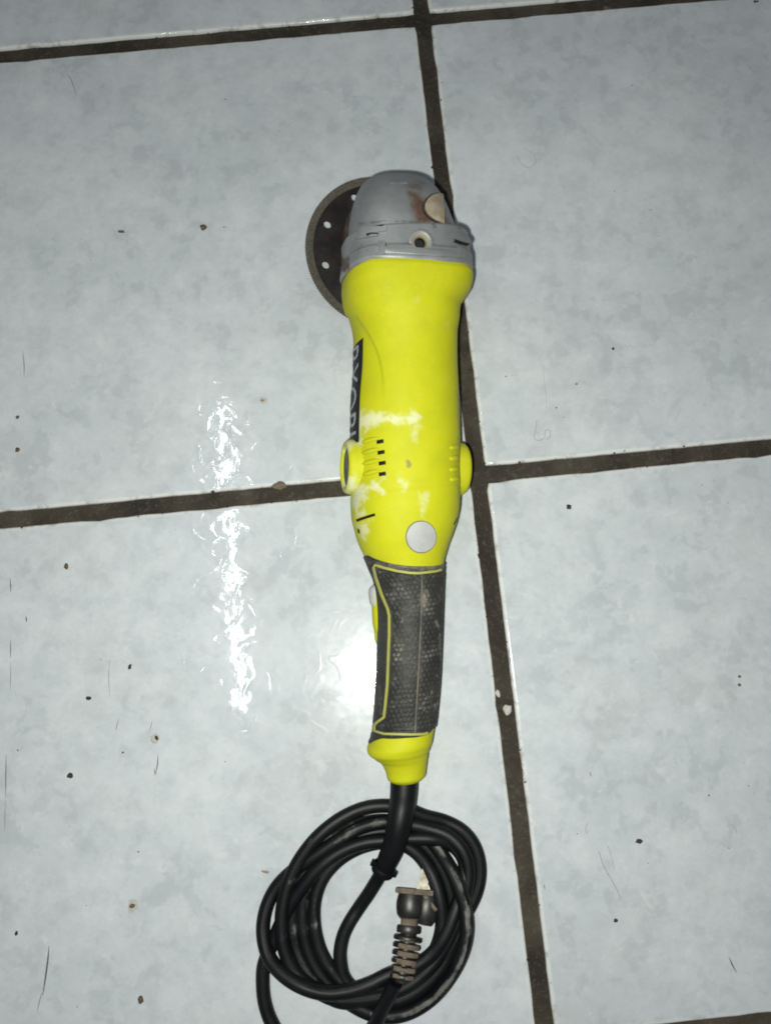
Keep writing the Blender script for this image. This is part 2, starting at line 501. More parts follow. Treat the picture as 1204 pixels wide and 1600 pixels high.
# silhouette of the plastic body: picture row, left and right edge, height factor, squareness
ST = [(395, 537, 739, 0.92, 2.7), (420, 534, 738.5, 0.93, 2.6), (445, 533, 738, 0.94, 2.6), (462, 534, 735, 0.95, 2.5), (476, 537, 726, 0.965, 2.4),
      (488, 541.5, 718.5, 1.0, 2.3), (505, 546, 717, 1.03, 2.25), (530, 548.5, 714, 1.0, 2.2), (570, 548.5, 714.5, 1.0, 2.15), (620, 547, 716.5, 1.0, 2.15),
      (690, 546.5, 718.5, 1.0, 2.15), (760, 546.5, 719, 1.0, 2.15), (795, 547.5, 717.5, 1.0, 2.15), (818, 552.5, 713.5, 1.0, 2.15), (838, 558.5, 706.5, 1.0, 2.15),
      (858, 567.5633333333334, 698.8733333333333, 1.0, 2.15), (878, 575.8, 693.4, 1.0, 2.1), (900, 584.3, 691.9, 1.03, 2.1), (930, 588.8, 690.4, 1.06, 2.1), (970, 590.3, 688.9, 1.08, 2.1),
      (1020, 589.3, 686.9, 1.1, 2.1), (1060, 587.3, 684.9, 1.1, 2.1), (1100, 584.8, 681.4, 1.08, 2.1), (1135, 579.8, 676.9, 1.04, 2.1), (1150, 573.0, 674.5, 1.0, 2.1),
      (1158, 574, 671.5, 0.97, 2.1), (1167, 583, 669, 0.97, 2.0), (1176, 594.5, 667.5, 0.98, 2.0), (1190, 601.5, 665.5, 0.98, 2.0), (1203, 605, 663.5, 0.98, 2.0),
      (1207, 609, 661, 0.98, 2.0)]
_rows, _s, _off, _w = [], [], [], []
for (row, xl, xr, hf, n) in ST:
    s = row_s(row); p = P0n - An * s
    q = pix(p); depth = -((p - CLn) @ CRn)[2]
    k = depth / F
    _rows.append(row); _s.append(s)
    cosr = abs((CR.transposed() @ E).x)
    _off.append(((xl + xr) / 2 - q[0]) * k / cosr)
    _w.append((xr - xl) / 2 * k * 0.985)
f_s = pchip(_rows, _s); f_off = pchip(_rows, _off); f_w = pchip(_rows, _w)
f_hf = pchip(_rows, [r[3] for r in ST]); f_n = pchip(_rows, [r[4] for r in ST])
# the shoulder of the front collar sits further back on the top than on the flanks
f_top = pchip([395, 440, 490, 512, 530, 560, 600], [0.0385, 0.0388, 0.0383, 0.0372, 0.0360, 0.0350, float(f_w(600))])
f_wt = lambda t: np.where(t < 600, f_top(t) / f_hf(t), f_w(t))

def S(t, th, lift=0.0):
    """point of the body skin at picture row t, angle th from the tool's top (positive to its right)"""
    t = np.asarray(t, float); th = np.asarray(th, float)
    n = f_n(t); wd = f_w(t); hd = f_wt(t) * f_hf(t)
    c, s_ = np.cos(th), np.sin(th)
    x = np.sign(s_) * np.abs(s_) ** (2 / n) * (wd + lift)
    y = np.sign(c) * np.abs(c) ** (2 / n) * (hd + lift)
    return P0n - An * f_s(t)[..., None] + En * (f_off(t) + x)[..., None] + Un * y[..., None]

# look-up: where on the skin a picture point lies
_tt = np.linspace(395, 1207, 420); _hh = np.linspace(-math.pi, math.pi, 361)
_TT, _HH = np.meshgrid(_tt, _hh, indexing='ij')
_PP = S(_TT, _HH); _QQ = pix(_PP)
_du = np.gradient(_PP, axis=1); _dt = np.gradient(_PP, axis=0)
_N = np.cross(_du, _dt); _ctr = P0n - An * f_s(_TT)[..., None] + En * f_off(_TT)[..., None]
_N *= np.sign(np.sum(_N * (_PP - _ctr), -1))[..., None]
_VIS = np.sum(_N * (CLn - _PP), -1) > 0
def uv(px, py):
    d = (_QQ[..., 0] - px) ** 2 + (_QQ[..., 1] - py) ** 2 + np.where(_VIS, 0, 1e6)
    i = np.unravel_index(np.argmin(d), d.shape)
    return _TT[i], _HH[i]

def curve_theta(pts):
    """t as a function of theta along a traced boundary"""
    a = sorted([(uv(*p)[1], uv(*p)[0]) for p in pts])
    th = [q[0] for q in a]; t = [q[1] for q in a]
    th2, t2 = [th[0]], [t[0]]
    for i in range(1, len(th)):
        if th[i] > th2[-1] + 0.02: th2.append(th[i]); t2.append(t[i])
    th = [-math.pi] + th2 + [math.pi]; t = [(t2[0] + t2[-1]) / 2] + t2 + [(t2[0] + t2[-1]) / 2]
    f = pchip(th, t)
    return lambda x: f(((np.asarray(x) + math.pi) % (2 * math.pi)) - math.pi)

# ---- motor housing (lime plastic)
front = curve_theta([(537, 430), (545, 419), (556, 409), (575, 402.5), (600, 401), (655, 404), (700, 408.5), (728, 412), (737, 416)])
NR, NC = 330, 224
th = np.linspace(-math.pi, math.pi, NC, endpoint=False)
tf = front(th)
v = np.linspace(0, 1, NR)
TT = tf[None, :] + (1207 - tf)[None, :] * v[:, None]
HH = np.repeat(th[None, :], NR, 0)
base = S(TT, HH)
Q = pix(base)
lift = np.zeros_like(TT)
side = (HH < R(-15)) & (HH > R(-150))
arc = [(556, 494), (563, 505), (571, 516), (577, 526), (585, 541), (591, 557), (595.5, 575), (598, 592), (599.5, 612), (600, 640), (600, 684), (500, 684), (500, 494)]
sd = poly_sd(Q[..., 0], Q[..., 1], arc)
lift -= np.where(side, 0.0011 * sstep(-1.5, 2.0, sd) * (1 - sstep(560, 640, Q[..., 1])), 0)        # label panel sits in a shallow recess
lift -= 0.0005 * np.exp(-((TT - 764.5) / 1.6) ** 2)                                              # joint between the two shells
lift -= 0.0004 * np.exp(-((TT - 1166) / 1.6) ** 2)
lift += 0.0012 * (1 - sstep(0, 0.006, v))[:, None] * 0 - 0.0010 * (1 - sstep(0.0, 0.008, v))[:, None]   # rounded front lip
lift -= 0.0012 * sstep(0.992, 1.0, v)[:, None]
P = S(TT, HH, lift)
me = grid_mesh('motor_housing', P, True, True, True)
flat = P.reshape(-1, 3); q = Q.reshape(-1, 2); up = (HH.reshape(-1) > -2.4) & (HH.reshape(-1) < 2.2)
def smear(polys, soft=9, amp=9):
    n1 = fbm(flat, 180, 2.0, 4)
    out = np.zeros(len(flat))
    for poly, k in polys:
        out = np.maximum(out, k * sstep(-soft, soft, poly_sd(q[:, 0], q[:, 1], poly) + amp * n1))
    return out * up
dust = smear([([(556, 643), (590, 645), (620, 647), (650, 645), (660, 652), (652, 664), (628, 660), (600, 664), (576, 667), (560, 680), (546, 688), (546, 655)], 0.85),
              ([(642, 655), (656, 655), (660, 668), (648, 688), (640, 680)], 0.6),
              ([(546, 684), (566, 690), (552, 705), (540, 705)], 0.8),
              ([(566, 757), (596, 752), (594, 766), (576, 768), (568, 785), (556, 800), (545, 792), (547, 765)], 0.85),
              ([(596, 741), (608, 744), (606, 752), (596, 750)], 0.55),
              ([(622, 745), (640, 756), (634, 764), (624, 760)], 0.6),
              ([(652, 768), (668, 770), (668, 782), (657, 785)], 0.55),
              ([(657, 780), (661, 780), (660, 812), (657, 812)], 0.5),
              ([(553, 796), (570, 798), (574, 806), (556, 810)], 0.7),
              ([(556, 816), (578, 812), (578, 828), (568, 842), (560, 828)], 0.75),
              ([(692, 498), (704, 500), (703, 512), (694, 510)], 0.35),
              ([(640, 468), (652, 468), (652, 476), (640, 476)], 0.3)])
grime = smear([([(560, 862), (700, 880), (700, 900), (560, 880)], 0.35), ([(633, 718), (643, 718), (643, 730), (635, 730)], 0.75),
               ([(715, 540), (725, 540), (725, 700), (716, 700)], 0.6), ([(712, 600), (722, 600), (722, 780), (714, 780)], 0.5),
               ([(540, 762), (720, 763.5), (720, 766), (540, 765)], 0.30), ([(534, 425), (548, 412), (556, 405), (560, 408), (548, 420), (538, 440)], 0.4)], 3, 5)
set_attr(me, 'dust', dust); set_attr(me, 'grime', grime)
housing = link('motor_housing', me, [M_YEL, M_DARK], grinder)
for p_ in me.polygons: p_.material_index = 0

deps = bpy.context.evaluated_depsgraph_get
def bvh_of(obj):
    me = obj.data
    return BVHTree.FromPolygons([obj.matrix_world @ v.co if False else v.co.copy() for v in me.vertices], [tuple(p.vertices) for p in me.polygons])

BV = bvh_of(housing)
def hit(px, py, bv=None, near=True):
    b = bv or BV
    l, n, i, d = b.ray_cast(CAM_LOC, ray(px, py))
    if l is None and near:
        t = at(px, py, 0.08)
        l, n, i, d = b.find_nearest(t)
    return l, n

def pocket(cutbm, px, py, wx, wy, ang=0, depth=0.004, bv=None):
    """a box cutter sunk into the skin at a picture point; wx, wy full size in pixels"""
    l, n = hit(px, py, bv)
    k = (CAM_LOC - l).length / F
    d = Vector((math.cos(R(ang)), math.sin(R(ang)), 0))
    x, y, z = frame(n, d)
    sx = wx / 2 * k / max(0.35, abs(x.dot(CR.col[0]) * math.cos(R(ang)) + x.dot(CR.col[1]) * math.sin(R(ang))))
    box(cutbm, l, x * sx, y * (wy / 2 * k), z * depth)

def carve(obj, cutbm, dark):
    bmesh.ops.recalc_face_normals(cutbm, faces=cutbm.faces)
    cm = bpy.data.meshes.new('cutter'); cutbm.to_mesh(cm); cutbm.free()
    cm.materials.append(dark)
    co = bpy.data.objects.new('cutter', cm); C.objects.link(co)
    par, loc = obj.parent, obj.location.copy()
    obj.parent = None; obj.location = (0, 0, 0)
    md = obj.modifiers.new('b', 'BOOLEAN'); md.object = co; md.operation = 'DIFFERENCE'; md.solver = 'EXACT'
    bpy.context.view_layer.update()
    new = bpy.data.meshes.new_from_object(obj.evaluated_get(deps()))
    obj.modifiers.clear()
    old = obj.data; obj.data = new; new.name = old.name
    bpy.data.objects.remove(co); bpy.data.meshes.remove(old); bpy.data.meshes.remove(cm)
    obj.parent = par; obj.location = loc

cut = bmesh.new()
for x, y in ((593.5, 690.0), (595, 706.8), (596.8, 723.6), (597, 740.5)):
    pocket(cut, x, y, 11, 6.2, 0, 0.004)
pocket(cut, 568, 809.5, 31, 4.4, 9, 0.004)
pocket(cut, 711.5, 814.5, 6, 5.5, 0, 0.004)
pocket(cut, 560, 830, 4, 7, 0, 0.003)
carve(housing, cut, M_DARK)

# ---- conforming patches laid on a skin
def patch(name, ctr, outline, thick, mat, parent, bv=None, rings=5, dome=0.0, sink=0.0008):
    """a plate that follows the skin: outline in pixels around ctr"""
    bm = bmesh.new()
    l, n = hit(*ctr, bv); mid = bm.verts.new(l + n * (thick + dome))
    prev = None
    m = len(outline)
    for r in range(1, rings + 2):
        k = min(1.0, r / rings)
        ring = []
        for (x, y) in outline:
            a, b = hit(ctr[0] + (x - ctr[0]) * k, ctr[1] + (y - ctr[1]) * k, bv)
            if a is None: a, b = l, n
            h = (thick + dome * (1 - k * k)) if r <= rings else -sink
            ring.append(bm.verts.new(a + b * h))
        for j in range(m):
            i = (j + 1) % m
            if prev is None: bm.faces.new((mid, ring[j], ring[i]))
            else: bm.faces.new((prev[j], ring[j], ring[i], prev[i]))
        prev = ring
    return bm_obj(name, bm, mat, parent, 35)

def densify(pts, step=5):
    out = []
    for (x0, y0), (x1, y1) in zip(pts[:-1], pts[1:]):
        n = max(1, int(math.hypot(x1 - x0, y1 - y0) / step))
        out += [(x0 + (x1 - x0) * k / n, y0 + (y1 - y0) * k / n) for k in range(n)]
    return out + [pts[-1]]

def ell(cx, cy, rx, ry, n=36, rot=0):
    c, s = math.cos(R(rot)), math.sin(R(rot))
    return [(cx + rx * math.cos(a) * c - ry * math.sin(a) * s, cy + rx * math.cos(a) * s + ry * math.sin(a) * c) for a in [2 * math.pi * k / n for k in range(n)]]

# ---- name plate on the left flank
def skin_grid(t0, t1, h0, h1, nt, nh, lift):
    t, h = np.meshgrid(np.linspace(t0, t1, nt), np.linspace(h0, h1, nh), indexing='ij')
    return S(t, h, lift)

HT = R(-66)
t_, h_ = np.meshgrid(np.linspace(534, 688, 60), np.linspace(0, 1, 16), indexing='ij')
hl = R(-122) + (HT - R(3.5) * (t_ - 534) / 154 - R(-122)) * h_
t_ = t_ + (1 - h_) * 10 * (1 - (t_ - 534) / 154)
LBL = lambda t: 0.0003 - 0.0011 * (1 - sstep(555, 635, t))
plate = link('name_plate', grid_mesh('name_plate', S(t_, hl, LBL(t_)), False), M_LABEL, grinder)
def text_on(name, body, size, mapf, mat, parent, cuts):
    cu = bpy.data.curves.new(name, 'FONT'); cu.body = body; cu.size = size; cu.resolution_u = 3
    cu.align_x = 'LEFT'
    o = bpy.data.objects.new(name, cu); C.objects.link(o)
    bpy.context.view_layer.update()
    me = bpy.data.meshes.new_from_object(o.evaluated_get(deps()))
    bpy.data.objects.remove(o); bpy.data.curves.remove(cu)
    bm = bmesh.new(); bm.from_mesh(me); bpy.data.meshes.remove(me)
    xs = [v.co.x for v in bm.verts]; ys = [v.co.y for v in bm.verts]
    x0, x1, y0, y1 = min(xs), max(xs), min(ys), max(ys)
    for k in range(1, cuts):
        yy = y0 + (y1 - y0) * k / cuts
        bmesh.ops.bisect_plane(bm, geom=bm.verts[:] + bm.edges[:] + bm.faces[:], plane_co=(0, yy, 0), plane_no=(0, 1, 0))
    for k in range(1, cuts * 3):
        xx = x0 + (x1 - x0) * k / (cuts * 3)
        bmesh.ops.bisect_plane(bm, geom=bm.verts[:] + bm.edges[:] + bm.faces[:], plane_co=(xx, 0, 0), plane_no=(1, 0, 0))
    for v in bm.verts:
        v.co = Vector(mapf((v.co.x - x0) / (x1 - x0), (v.co.y - y0) / (y1 - y0)))
    return bm_obj(name, bm, mat, parent, 60, True)

def map_name(x, y):
    return S(np.array(541 + x * 134), np.array(R(-113) + y * R(38)), float(LBL(541 + x * 134)) + 0.00025).tolist()
text_on('lettering', 'RYOBI', 1.0, map_name, M_INK, plate, 8)

# ---- brush caps (bosses) on both flanks
S_CAP = float(f_s(729.0)); CC = P0 - A * S_CAP + E * float(f_off(729.0))
for sgn, lab in ((-1, 'left brush cap with a charcoal face showing'), (1, 'right brush cap half hidden by the body')):
    bm = bmesh.new()
    EC = (E * sgn - A * (0.09 * sgn)).normalized()
    pr = [(0.0186, 0.020), (0.0183, 0.034), (0.0180, 0.0415), (0.0174, 0.0435), (0.0164, 0.0446), (0.0150, 0.0449), (0.0139, 0.0444), (0.0134, 0.0432), (0.0134, 0.041), (0, 0.041)]
    lathe(bm, [(r_, h_ - (0.0036 if h_ > 0.03 else 0)) for r_, h_ in pr], CC, EC, A, 56)
    o = bm_obj('brush_cap', bm, M_YEL, grinder, 50)
    mc = o.data; Pc = np.array([v.co for v in mc.vertices]); qc = pix(Pc)
    nn = fbm(Pc, 200, 5.0, 3)
    set_attr(mc, 'dust', (0.75 * sstep(-5, 6, poly_sd(qc[:, 0], qc[:, 1], [(536, 683), (556, 683), (552, 700), (545, 712), (536, 705)]) + 6 * nn)
                          + 0.7 * sstep(-5, 6, poly_sd(qc[:, 0], qc[:, 1], [(540, 742), (556, 745), (560, 772), (540, 772), (532, 760)]) + 6 * nn)) if sgn < 0 else 0.25 * sstep(0.1, 0.6, nn))
    set_attr(mc, 'grime', 0.25 * sstep(0, 0.5, nn))
    o['label'] = lab
    bm = bmesh.new()
    lathe(bm, [(0.0131, 0.0408), (0.0131, 0.0424), (0.0126, 0.0429), (0.0060, 0.0429), (0.0058, 0.0425), (0, 0.0425)], CC - EC * 0.0036, EC, A, 40)
    box(bm, CC + EC * 0.0393, A * 0.0075, U * 0.0011, E * 0.0004)
    bm_obj('cap_face', bm, M_CAPF, o, 40)

# ---- louvre ribs by the vents
def rib(px, py, lx, ly, h, ang, mat=M_YEL):
    l, n = hit(px, py); k = (CAM_LOC - l).length / F
    x, y, z = frame(n, Vector((math.cos(R(ang)), math.sin(R(ang)), 0)))
    cosx = max(0.4, abs(x.dot(CR.col[0])))
    bm = bmesh.new()
    ns, nt = 20, 6
    rings = []
    for i in range(nt):
        a = i / (nt - 1) * math.pi / 2
        rr, hh = math.cos(a), math.sin(a)
        if i == nt - 1: rings.append([bm.verts.new(l + z * h)]); break
        rings.append([bm.verts.new(l + x * (lx / 2 * k / cosx * rr * math.cos(2 * math.pi * j / ns)) + y * (ly / 2 * k * rr * math.sin(2 * math.pi * j / ns)) + z * (h * hh - 0.0006 * (i == 0))) for j in range(ns)])
    for a, b in zip(rings[:-1], rings[1:]):
        for j in range(ns):
            i = (j + 1) % ns
            if len(b) == 1: bm.faces.new((a[j], a[i], b[0]))
            else: bm.faces.new((a[j], a[i], b[i], b[j]))
    o = bm_obj('vent_rib', bm, mat, housing, 60)
    Pc = np.array([v.co for v in o.data.vertices]); nn = fbm(Pc, 200, 5.0, 3)
    set_attr(o.data, 'dust', 0.35 * sstep(0.0, 0.6, nn)); set_attr(o.data, 'grime', np.zeros(len(Pc)))
    return o
for x, y in ((578, 688), (578.5, 705), (579, 722), (579.5, 738.5)):
    rib(x, y, 27, 8.5, 0.0017, 0)
for x, y in ((710, 699), (709.5, 716), (709.5, 733), (710, 748.5)):
    rib(x, y, 15, 9.5, 0.0017, 0)

# ---- round side button
patch('lock_ring', (657.3, 838.5), ell(657.3, 838.8, 24.2, 25.6, 48), 0.00035, M_SEAM, grinder)
patch('lock_button', (657.3, 838.5), ell(657.3, 838.5, 22.6, 24.0, 48), 0.00085, M_BTN, grinder, dome=0.0003)

# ---- handle grip (black rubber sleeve)
g0 = curve_theta([(573, 867), (585, 872), (600, 877), (620, 881), (655, 884.5), (680, 883), (694, 878)])
g1 = curve_theta([(575, 1163), (585, 1158.5), (600, 1155.5), (630, 1154), (655, 1153.5), (667, 1150), (674, 1143)])
NR2, NC2 = 300, 330
th2 = np.linspace(-math.pi, math.pi, NC2, endpoint=False)
a0, a1 = g0(th2), g1(th2)
vv = np.linspace(0, 1, NR2)
T2 = a0[None] + (a1 - a0)[None] * vv[:, None]; H2 = np.repeat(th2[None], NR2, 0)
B2 = S(T2, H2, 0.0009); Q2 = pix(B2)
PIPE = [(689, 890), (680, 892.5), (655, 895.5), (640, 895), (620, 892), (600, 887), (586, 882.5), (583.5, 887), (587, 903), (596, 929), (605.5, 951), (608, 962), (608, 990), (606.5, 1030),
        (605, 1070), (601.5, 1105), (599.5, 1121), (588.5, 1129), (584, 1135), (584.5, 1142), (600, 1146.5), (640, 1147.5), (660, 1147), (668, 1145)]
reg = PIPE + [(720, 1140), (720, 890)]
inreg = poly_sd(Q2[..., 0], Q2[..., 1], reg)
# knobs in staggered rows (arc length across, rows along)
arcx = H2 * 0.0225; arcy = f_s(T2)
pit = 0.0034; rowh = pit * 0.86
rowi = np.round(arcy / rowh); xo = arcx / pit + 0.5 * (rowi % 2)
dx = (xo - np.round(xo)) * pit; dy = arcy - rowi * rowh
kn = np.clip(1 - np.hypot(dx / 0.00145, dy / 0.00120) ** 2, 0, 1) ** 0.5
smooth_strip = np.exp(-((Q2[..., 0] - (638 - 0.02 * (Q2[..., 1] - 900))) / 17) ** 2) * sstep(925, 950, Q2[..., 1]) * (1 - sstep(1060, 1100, Q2[..., 1]))
m_k = (1 - sstep(R(62), R(82), np.abs(H2 + R(13)))) * sstep(5, 8, inreg) * (1 - 0.92 * smooth_strip)
seamx = np.interp(Q2[..., 1], [884, 930, 970, 1040, 1100, 1155], [659, 658.5, 657.5, 654, 650.5, 647.5])
m_k *= sstep(3, 5, np.abs(Q2[..., 0] - seamx))
l2 = 0.0009 + 0.00050 * kn * m_k
edge = np.minimum(vv, 1 - vv)[:, None]
l2 = l2 - 0.0012 * (1 - sstep(0, 0.012, edge))
l2 = l2 - 0.00035 * np.exp(-((np.abs(inreg) - 4.6) / 1.1) ** 2)
P2 = S(T2, H2, l2)
me = grid_mesh('handle_grip', P2, True)
fp = P2.reshape(-1, 3); q2 = Q2.reshape(-1, 2)
n1 = fbm(fp, 110, 9.0, 4); n2 = fbm(fp, 420, 4.0, 3)
gd = 0.24 + 0.16 * sstep(-0.1, 0.7, n1)
gd += 1.0 * sstep(34, 0, np.hypot((q2[:, 0] - 626) * 0.9, (q2[:, 1] - 1026))) * (kn * m_k).reshape(-1) * sstep(-0.3, 0.3, n1)
gd += 0.40 * sstep(16, 0, np.hypot(q2[:, 0] - 662, (q2[:, 1] - 935) * 0.6))
gd += 0.35 * sstep(10, 0, np.abs(q2[:, 1] - (886 - 0.0012 * (q2[:, 0] - 655) ** 2 )))
gd += 0.25 * sstep(12, 0, np.abs(q2[:, 0] - 683)) * sstep(-0.1, 0.5, n1)
gd += 0.16 * sstep(0.25, 0.7, n2)
gd *= np.where((q2[:, 0] < 606) & (inreg.reshape(-1) < 0), 0.7, 1)
set_attr(me, 'dust', np.clip(gd, 0, 1)); set_attr(me, 'knob', (kn * m_k).reshape(-1))
grip = link('handle_grip', me, M_GRIP, grinder)
BVG = bvh_of(grip)

def ribbon(name, pts, wpx, lift, mat, parent, bv, n=6, side=None):
    path = catmull([(x, y, 0) for x, y in pts], n)[:, :2]
    bm = bmesh.new(); prev = None
    T = np.gradient(path, axis=0); T /= np.linalg.norm(T, axis=1)[:, None]
    for i, (p, t) in enumerate(zip(path, T)):
        nx = np.array([-t[1], t[0]])
        row = []
        wloc = wpx if np.isscalar(wpx) else wpx[min(len(wpx) - 1, int(i / len(path) * len(wpx)))]
        for k, hgt in ((-0.5, -0.0009), (-0.42, lift * 0.85), (0, lift), (0.42, lift * 0.85), (0.5, -0.0009)):
            a, b = hit(*(p + nx * wloc * k), bv, False)
            if a is None: row = None; break
            row.append(bm.verts.new(a + b * hgt))
        if row and prev:
            for k in range(4):
                bm.faces.new((prev[k], prev[k + 1], row[k + 1], row[k]))
        prev = row
    return bm_obj(name, bm, mat, parent, 60)
ribbon('piping', densify(PIPE), 4.2, 0.00045, M_PIPE, grip, BVG, 1)
ribbon('seam', densify([(659, 888), (658.5, 930), (657.5, 970), (654, 1040), (650.5, 1100), (648, 1148)]), 2.2, 0.0003, M_SEAM, grip, BVG, 1)
def map_gz(x, y):
    l, n = hit(591.5 + y * 6.5 - 1.0 * x * 1.5, 1116 - x * 46, BVG)
    return (l + n * 0.00025)
text_on('grip_lettering', 'GripZone', 1.0, map_gz, M_SEAM, grip, 3)

# ---- trigger peeping out on the handle's underside
def blob_on(name, t0, t1, th0, wdt, hgt, mat, parent, nt=36, nh=16):
    t, k = np.meshgrid(np.linspace(t0, t1, nt), np.linspace(-1, 1, nh), indexing='ij')
    prof = (1 - np.abs((t - t0) / (t1 - t0) * 2 - 1) ** 3.5) ** 0.5
    lf = -0.002 + (hgt + 0.002) * prof * (1 - np.abs(k) ** 3) ** 0.6
    me = grid_mesh(name, S(t, th0 + k * wdt, lf), False)
    n = len(me.vertices); set_attr(me, 'dust', np.zeros(n)); set_attr(me, 'grime', np.full(n, 0.2))
    return link(name, me, mat, parent)
trg = blob_on('trigger', 900, 984, R(-118), R(30), 0.0042, M_YEL, grinder)
blob_on('lock_tab', 903, 941, R(-112), R(22), 0.0054, M_BTN, trg)
blob_on('trigger_guard', 940, 1000, R(-112), R(16), 0.0028, M_YEL, grinder)

# ------------------------------------------------------------------ gear head (cast metal)
HS = [(-0.0312, 0.003, 0.001, -0.004), (-0.0308, 0.0110, 0.0055, -0.0120), (-0.0295, 0.0168, 0.0098, -0.0170), (-0.0265, 0.0218, 0.0152, -0.0225), (-0.0210, 0.0260, 0.0210, -0.0265), (-0.0130, 0.0294, 0.0272, -0.0290),
      (-0.0040, 0.0321, 0.0315, -0.0305), (0.0040, 0.0339, 0.0336, -0.0310), (0.0120, 0.0354, 0.0345, -0.0315), (0.0200, 0.0368, 0.0348, -0.0320), (0.0300, 0.0365, 0.0350, -0.032), (0.036, 0.0355, 0.0345, -0.0315)]
hs = [h[0] for h in HS]
h_w, h_t, h_b = pchip(hs, [h[1] for h in HS]), pchip(hs, [h[2] for h in HS]), pchip(hs, [h[3] for h in HS])
OFF_H = pchip([-0.032, 0.0, 0.03, 0.05], [-0.0014, -0.0019, float(f_off(430)) * 0.9, float(f_off(440))])
def HD(s, th, lift=0.0):
    s = np.asarray(s, float); th = np.asarray(th, float)
    n = 2.7
    cu = (h_t(s) + h_b(s)) / 2; hh = (h_t(s) - h_b(s)) / 2
    c, q = np.cos(th), np.sin(th)
    x = np.sign(q) * np.abs(q) ** (2 / n) * (h_w(s) + lift)
    y = np.sign(c) * np.abs(c) ** (2 / n) * (hh + lift)
    return P0n - An * s[..., None] + En * (OFF_H(s) + x)[..., None] + Un * (cu + y)[..., None]
sv = np.concatenate([np.linspace(-0.0312, -0.026, 24), np.linspace(-0.0255, 0.036, 100)])
tv = np.linspace(-math.pi, math.pi, 160, endpoint=False)
SS, TV = np.meshgrid(sv, tv, indexing='ij')
PH = HD(SS, TV)
me = grid_mesh('gear_head', PH, True, True, True)
fq = pix(PH.reshape(-1, 3)); fP = PH.reshape(-1, 3)
n1 = fbm(fP, 120, 1.0, 4)
upf = np.abs(TV.reshape(-1)) < 1.9
rust = np.maximum.reduce([0.95 * sstep(-13, 11, poly_sd(fq[:, 0], fq[:, 1], [(640, 300), (655, 300), (664, 316), (676, 345), (664, 352), (648, 348), (645, 325)]) + 6 * n1),
                          0.6 * sstep(-13, 11, poly_sd(fq[:, 0], fq[:, 1], [(630, 282), (660, 286), (660, 300), (640, 300)]) + 6 * n1),
                          0.6 * sstep(-6, 6, poly_sd(fq[:, 0], fq[:, 1], [(686, 336), (705, 345), (708, 356), (690, 352)]) + 7 * n1)]) * upf
grm = np.maximum(0.55 * sstep(6, 0, line_d(fq[:, 0], fq[:, 1], [(560, 350), (600, 345), (660, 348), (712, 362)]) + 3 * n1) * upf, 0.35 * sstep(0.2, 0.8, n1))
set_attr(me, 'rust', rust); set_attr(me, 'grime', grm)
head = link('gear_head', me, [M_CAST, M_DARK], grinder)
for p_ in me.polygons: p_.material_index = 0

# mounting flange between head and housing
NF, NT = 26, 200
tv2 = np.linspace(-math.pi, math.pi, NT, endpoint=False)
tfr = front(tv2) + 6                                       # tucks just under the plastic lip
s1 = f_s(tfr)
s0 = 0.0130 + 0.0015 * np.cos(tv2)
prof = [(0.0, -0.0075), (0.0, -0.0030), (0.02, -0.0018), (0.06, -0.0013), (0.50, -0.0012), (0.55, -0.0010), (0.58, -0.0004), (0.62, -0.0003), (0.86, -0.0003), (0.90, -0.0006), (0.94, -0.0014), (1.0, -0.0015)]
rowsP = []
_pv = [p[0] for p in prof[1:]]; _pl = [p[1] for p in prof[1:]]
prof = [prof[0]] + [(q_, float(np.interp(q_, _pv, _pl))) for q_ in sorted(set(_pv) | set(np.linspace(0.01, 0.99, 48)))]
for v_, lf in prof:
    s = s0 + (s1 - s0) * v_
    tl = np.interp(s, _s, _rows)
    tl = np.maximum(tl, 396)
    taper = 0.0014 * np.clip((s1 - s) / 0.03, 0, 1) - 0.0020 * np.clip(-np.sin(tv2), 0, 1) ** 2
    pS = S(np.maximum(tl, 412), tv2, lf - taper)
    # keep the outline of the collar but move it to the flange's own station
    pS = pS + An[None] * (f_s(np.maximum(tl, 412)) - s)[:, None]
    rowsP.append(pS)
PF = np.array(rowsP)
me = grid_mesh('mounting_flange', PF, True)
fP = PF.reshape(-1, 3); fq = pix(fP); n1 = fbm(fP, 150, 3.0, 4)
set_attr(me, 'rust', 0.75 * sstep(-5, 5, poly_sd(fq[:, 0], fq[:, 1], [(530, 400), (545, 402), (545, 425), (530, 425)]) + 5 * n1) + 0.35 * sstep(0.35, 0.8, n1))
set_attr(me, 'grime', 0.45 * sstep(0.0, 0.8, n1))
flange = link('mounting_flange', me, [M_CAST, M_DARK], grinder)
BVF = bvh_of(flange)
l, n = hit(657, 378, BVF)
nn_ = (n * 0.75 + U * 0.3 + (CAM_LOC - l).normalized() * 0.55).normalized()
for o_ in (flange, head):                                  # drill the socket through the casting
    bm = bmesh.new(); bm.from_mesh(o_.data)
    gone = [f for f in bm.faces if ((f.calc_center_median() - l) - nn_ * (f.calc_center_median() - l).dot(nn_)).length < 0.0056 and abs((f.calc_center_median() - l).dot(nn_)) < 0.012]
    bmesh.ops.delete(bm, geom=gone, context='FACES'); bm.to_mesh(o_.data); bm.free(); BVH_ = bvh_of(head)

def cast_patch(name, ctr, outline, thick, bv, parent, mat=M_CAST, dome=0.0, rust_=0.1):
    o = patch(name, ctr, outline, thick, mat, parent, bv, 4, dome)
    n = len(o.data.vertices)
    set_attr(o.data, 'rust', np.full(n, rust_)); set_attr(o.data, 'grime', np.full(n, 0.12))
    return o
